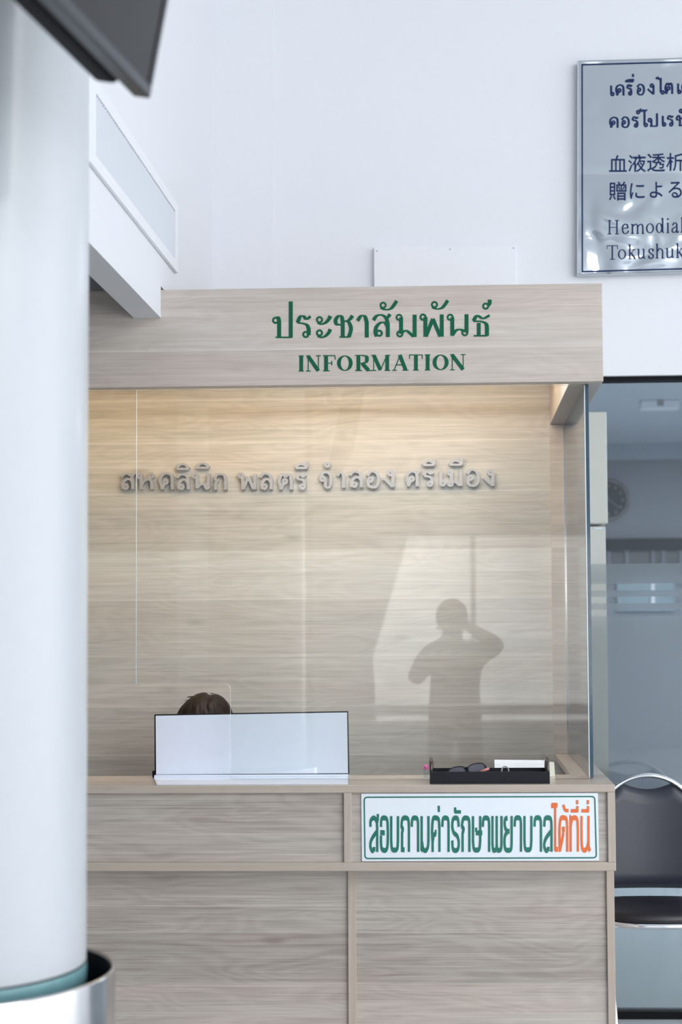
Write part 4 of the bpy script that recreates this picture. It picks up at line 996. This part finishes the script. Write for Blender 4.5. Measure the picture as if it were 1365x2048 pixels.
bm = bmesh.new(); box(bm, -1.22, -.66, 2.20, 2.56, 2.655, 2.95, .015); link('column_shade_box', bm, M_BLACK, tv)  # added dark box above the view, shades the top of the column

# ------------------------------------------------------------------ photographer, seen as a reflection in the glass
ph = empty('person', (-.01, -.3, 0), 'person holding a camera to the face, mirrored in the booth glass', 'person')
v = [(-.01, -.34, .90), (-.01, -.34, 1.10), (-.015, -.33, 1.26), (-.015, -.31, 1.35), (-.02, -.27, 1.43), (-.025, -.235, 1.53), (-.025, -.235, 1.61),
     (-.19, -.32, 1.345), (-.285, -.25, 1.17), (-.10, -.09, 1.34), (-.045, -.07, 1.42),
     (.17, -.32, 1.35), (.285, -.17, 1.40), (.125, -.09, 1.50), (.085, -.075, 1.54),
     (-.11, -.34, .84), (-.12, -.34, .48), (-.13, -.36, .09), (-.14, -.24, .04),
     (.09, -.34, .84), (.11, -.34, .48), (.12, -.36, .09), (.13, -.24, .04)]
e = [(0, 1), (1, 2), (2, 3), (3, 4), (4, 5), (5, 6), (3, 7), (7, 8), (8, 9), (9, 10), (3, 11), (11, 12), (12, 13), (13, 14), (0, 15), (15, 16), (16, 17), (17, 18), (0, 19), (19, 20), (20, 21), (21, 22)]
r = [(.19, .13), (.18, .12), (.19, .125), (.13, .09), .055, .095, .10, .08, .055, .042, .038, .08, .058, .042, .038, .10, .07, .05, .04, .10, .07, .05, .04]
b2 = skin_body('body', v, e, r, M_SKIN, ph)
bake(b2, ([M_SKIN, M_DARKCLOTH, M_PANTS], lambda c_: 0 if (c_.z > 1.43 and abs(c_.x) < .16) or (c_.y > -.12 and c_.z > 1.3) else (1 if c_.z > .88 else 2)))
bm = bmesh.new(); b = bmesh.new(); bmesh.ops.create_uvsphere(b, u_segments=28, v_segments=18, radius=1)
for q in b.verts:
    f_ = .72 if (q.co.y > .35 and q.co.z < .35) else 1
    q.co = Vector((-.025+q.co.x*.108*(f_ if f_ < 1 else 1), -.245+q.co.y*.115*f_, 1.60+q.co.z*.118))
for f in b.faces: f.smooth = True
merge(bm, b); link('hair', bm, M_HAIR, ph)
for s, c_ in ((-1, Vector((-.045, -.07, 1.42))), (1, Vector((.085, -.075, 1.54)))):
    bm = bmesh.new()
    for k in range(4):
        if s < 0: p_ = [c_+Vector((-.02+k*.017, .0, 0)), c_+Vector((-.01+k*.017, .028, .015)), c_+Vector((.012+k*.012, .030, .042))]
        else: p_ = [c_+Vector((0, .005, -.03+k*.018)), c_+Vector((-.010, .030, -.03+k*.018)), c_+Vector((-.038, .030, -.028+k*.017))]
        tube(bm, smooth_pts(p_, 4), [.0095]*6+[.008]*2+[.007], 8)
    tube(bm, smooth_pts([c_+Vector((s*.01, -.01, -.01)), c_+Vector((s*-.02, -.02, .02)), c_+Vector((s*-.038, -.012, .035))], 4), .0098, 8)
    link('fingers', bm, M_SKIN, ph)
cm = empty('camera_body', (0, -.075, 1.45), 'dark camera held to the face, mirrored in the booth glass', 'camera')
bm = bmesh.new(); box(bm, -.045, .045, -.115, -.065, 1.465, 1.595, .008); link('body', bm, M_FRAME, cm)
bm = bmesh.new()
prof = [(.036, -.065), (.036, -.030), (.033, -.026), (.028, -.026), (.026, -.034), (.0005, -.036)]; n = 28
rings = [[bm.verts.new((r_*math.cos(2*math.pi*k/n), y_, 1.52+r_*math.sin(2*math.pi*k/n))) for k in range(n)] for r_, y_ in prof]
for a, b in zip(rings, rings[1:]):
    for k in range(n): bm.faces.new((a[k], a[(k+1) % n], b[(k+1) % n], b[k]))
link('lens', bm, M_FRAME, cm)
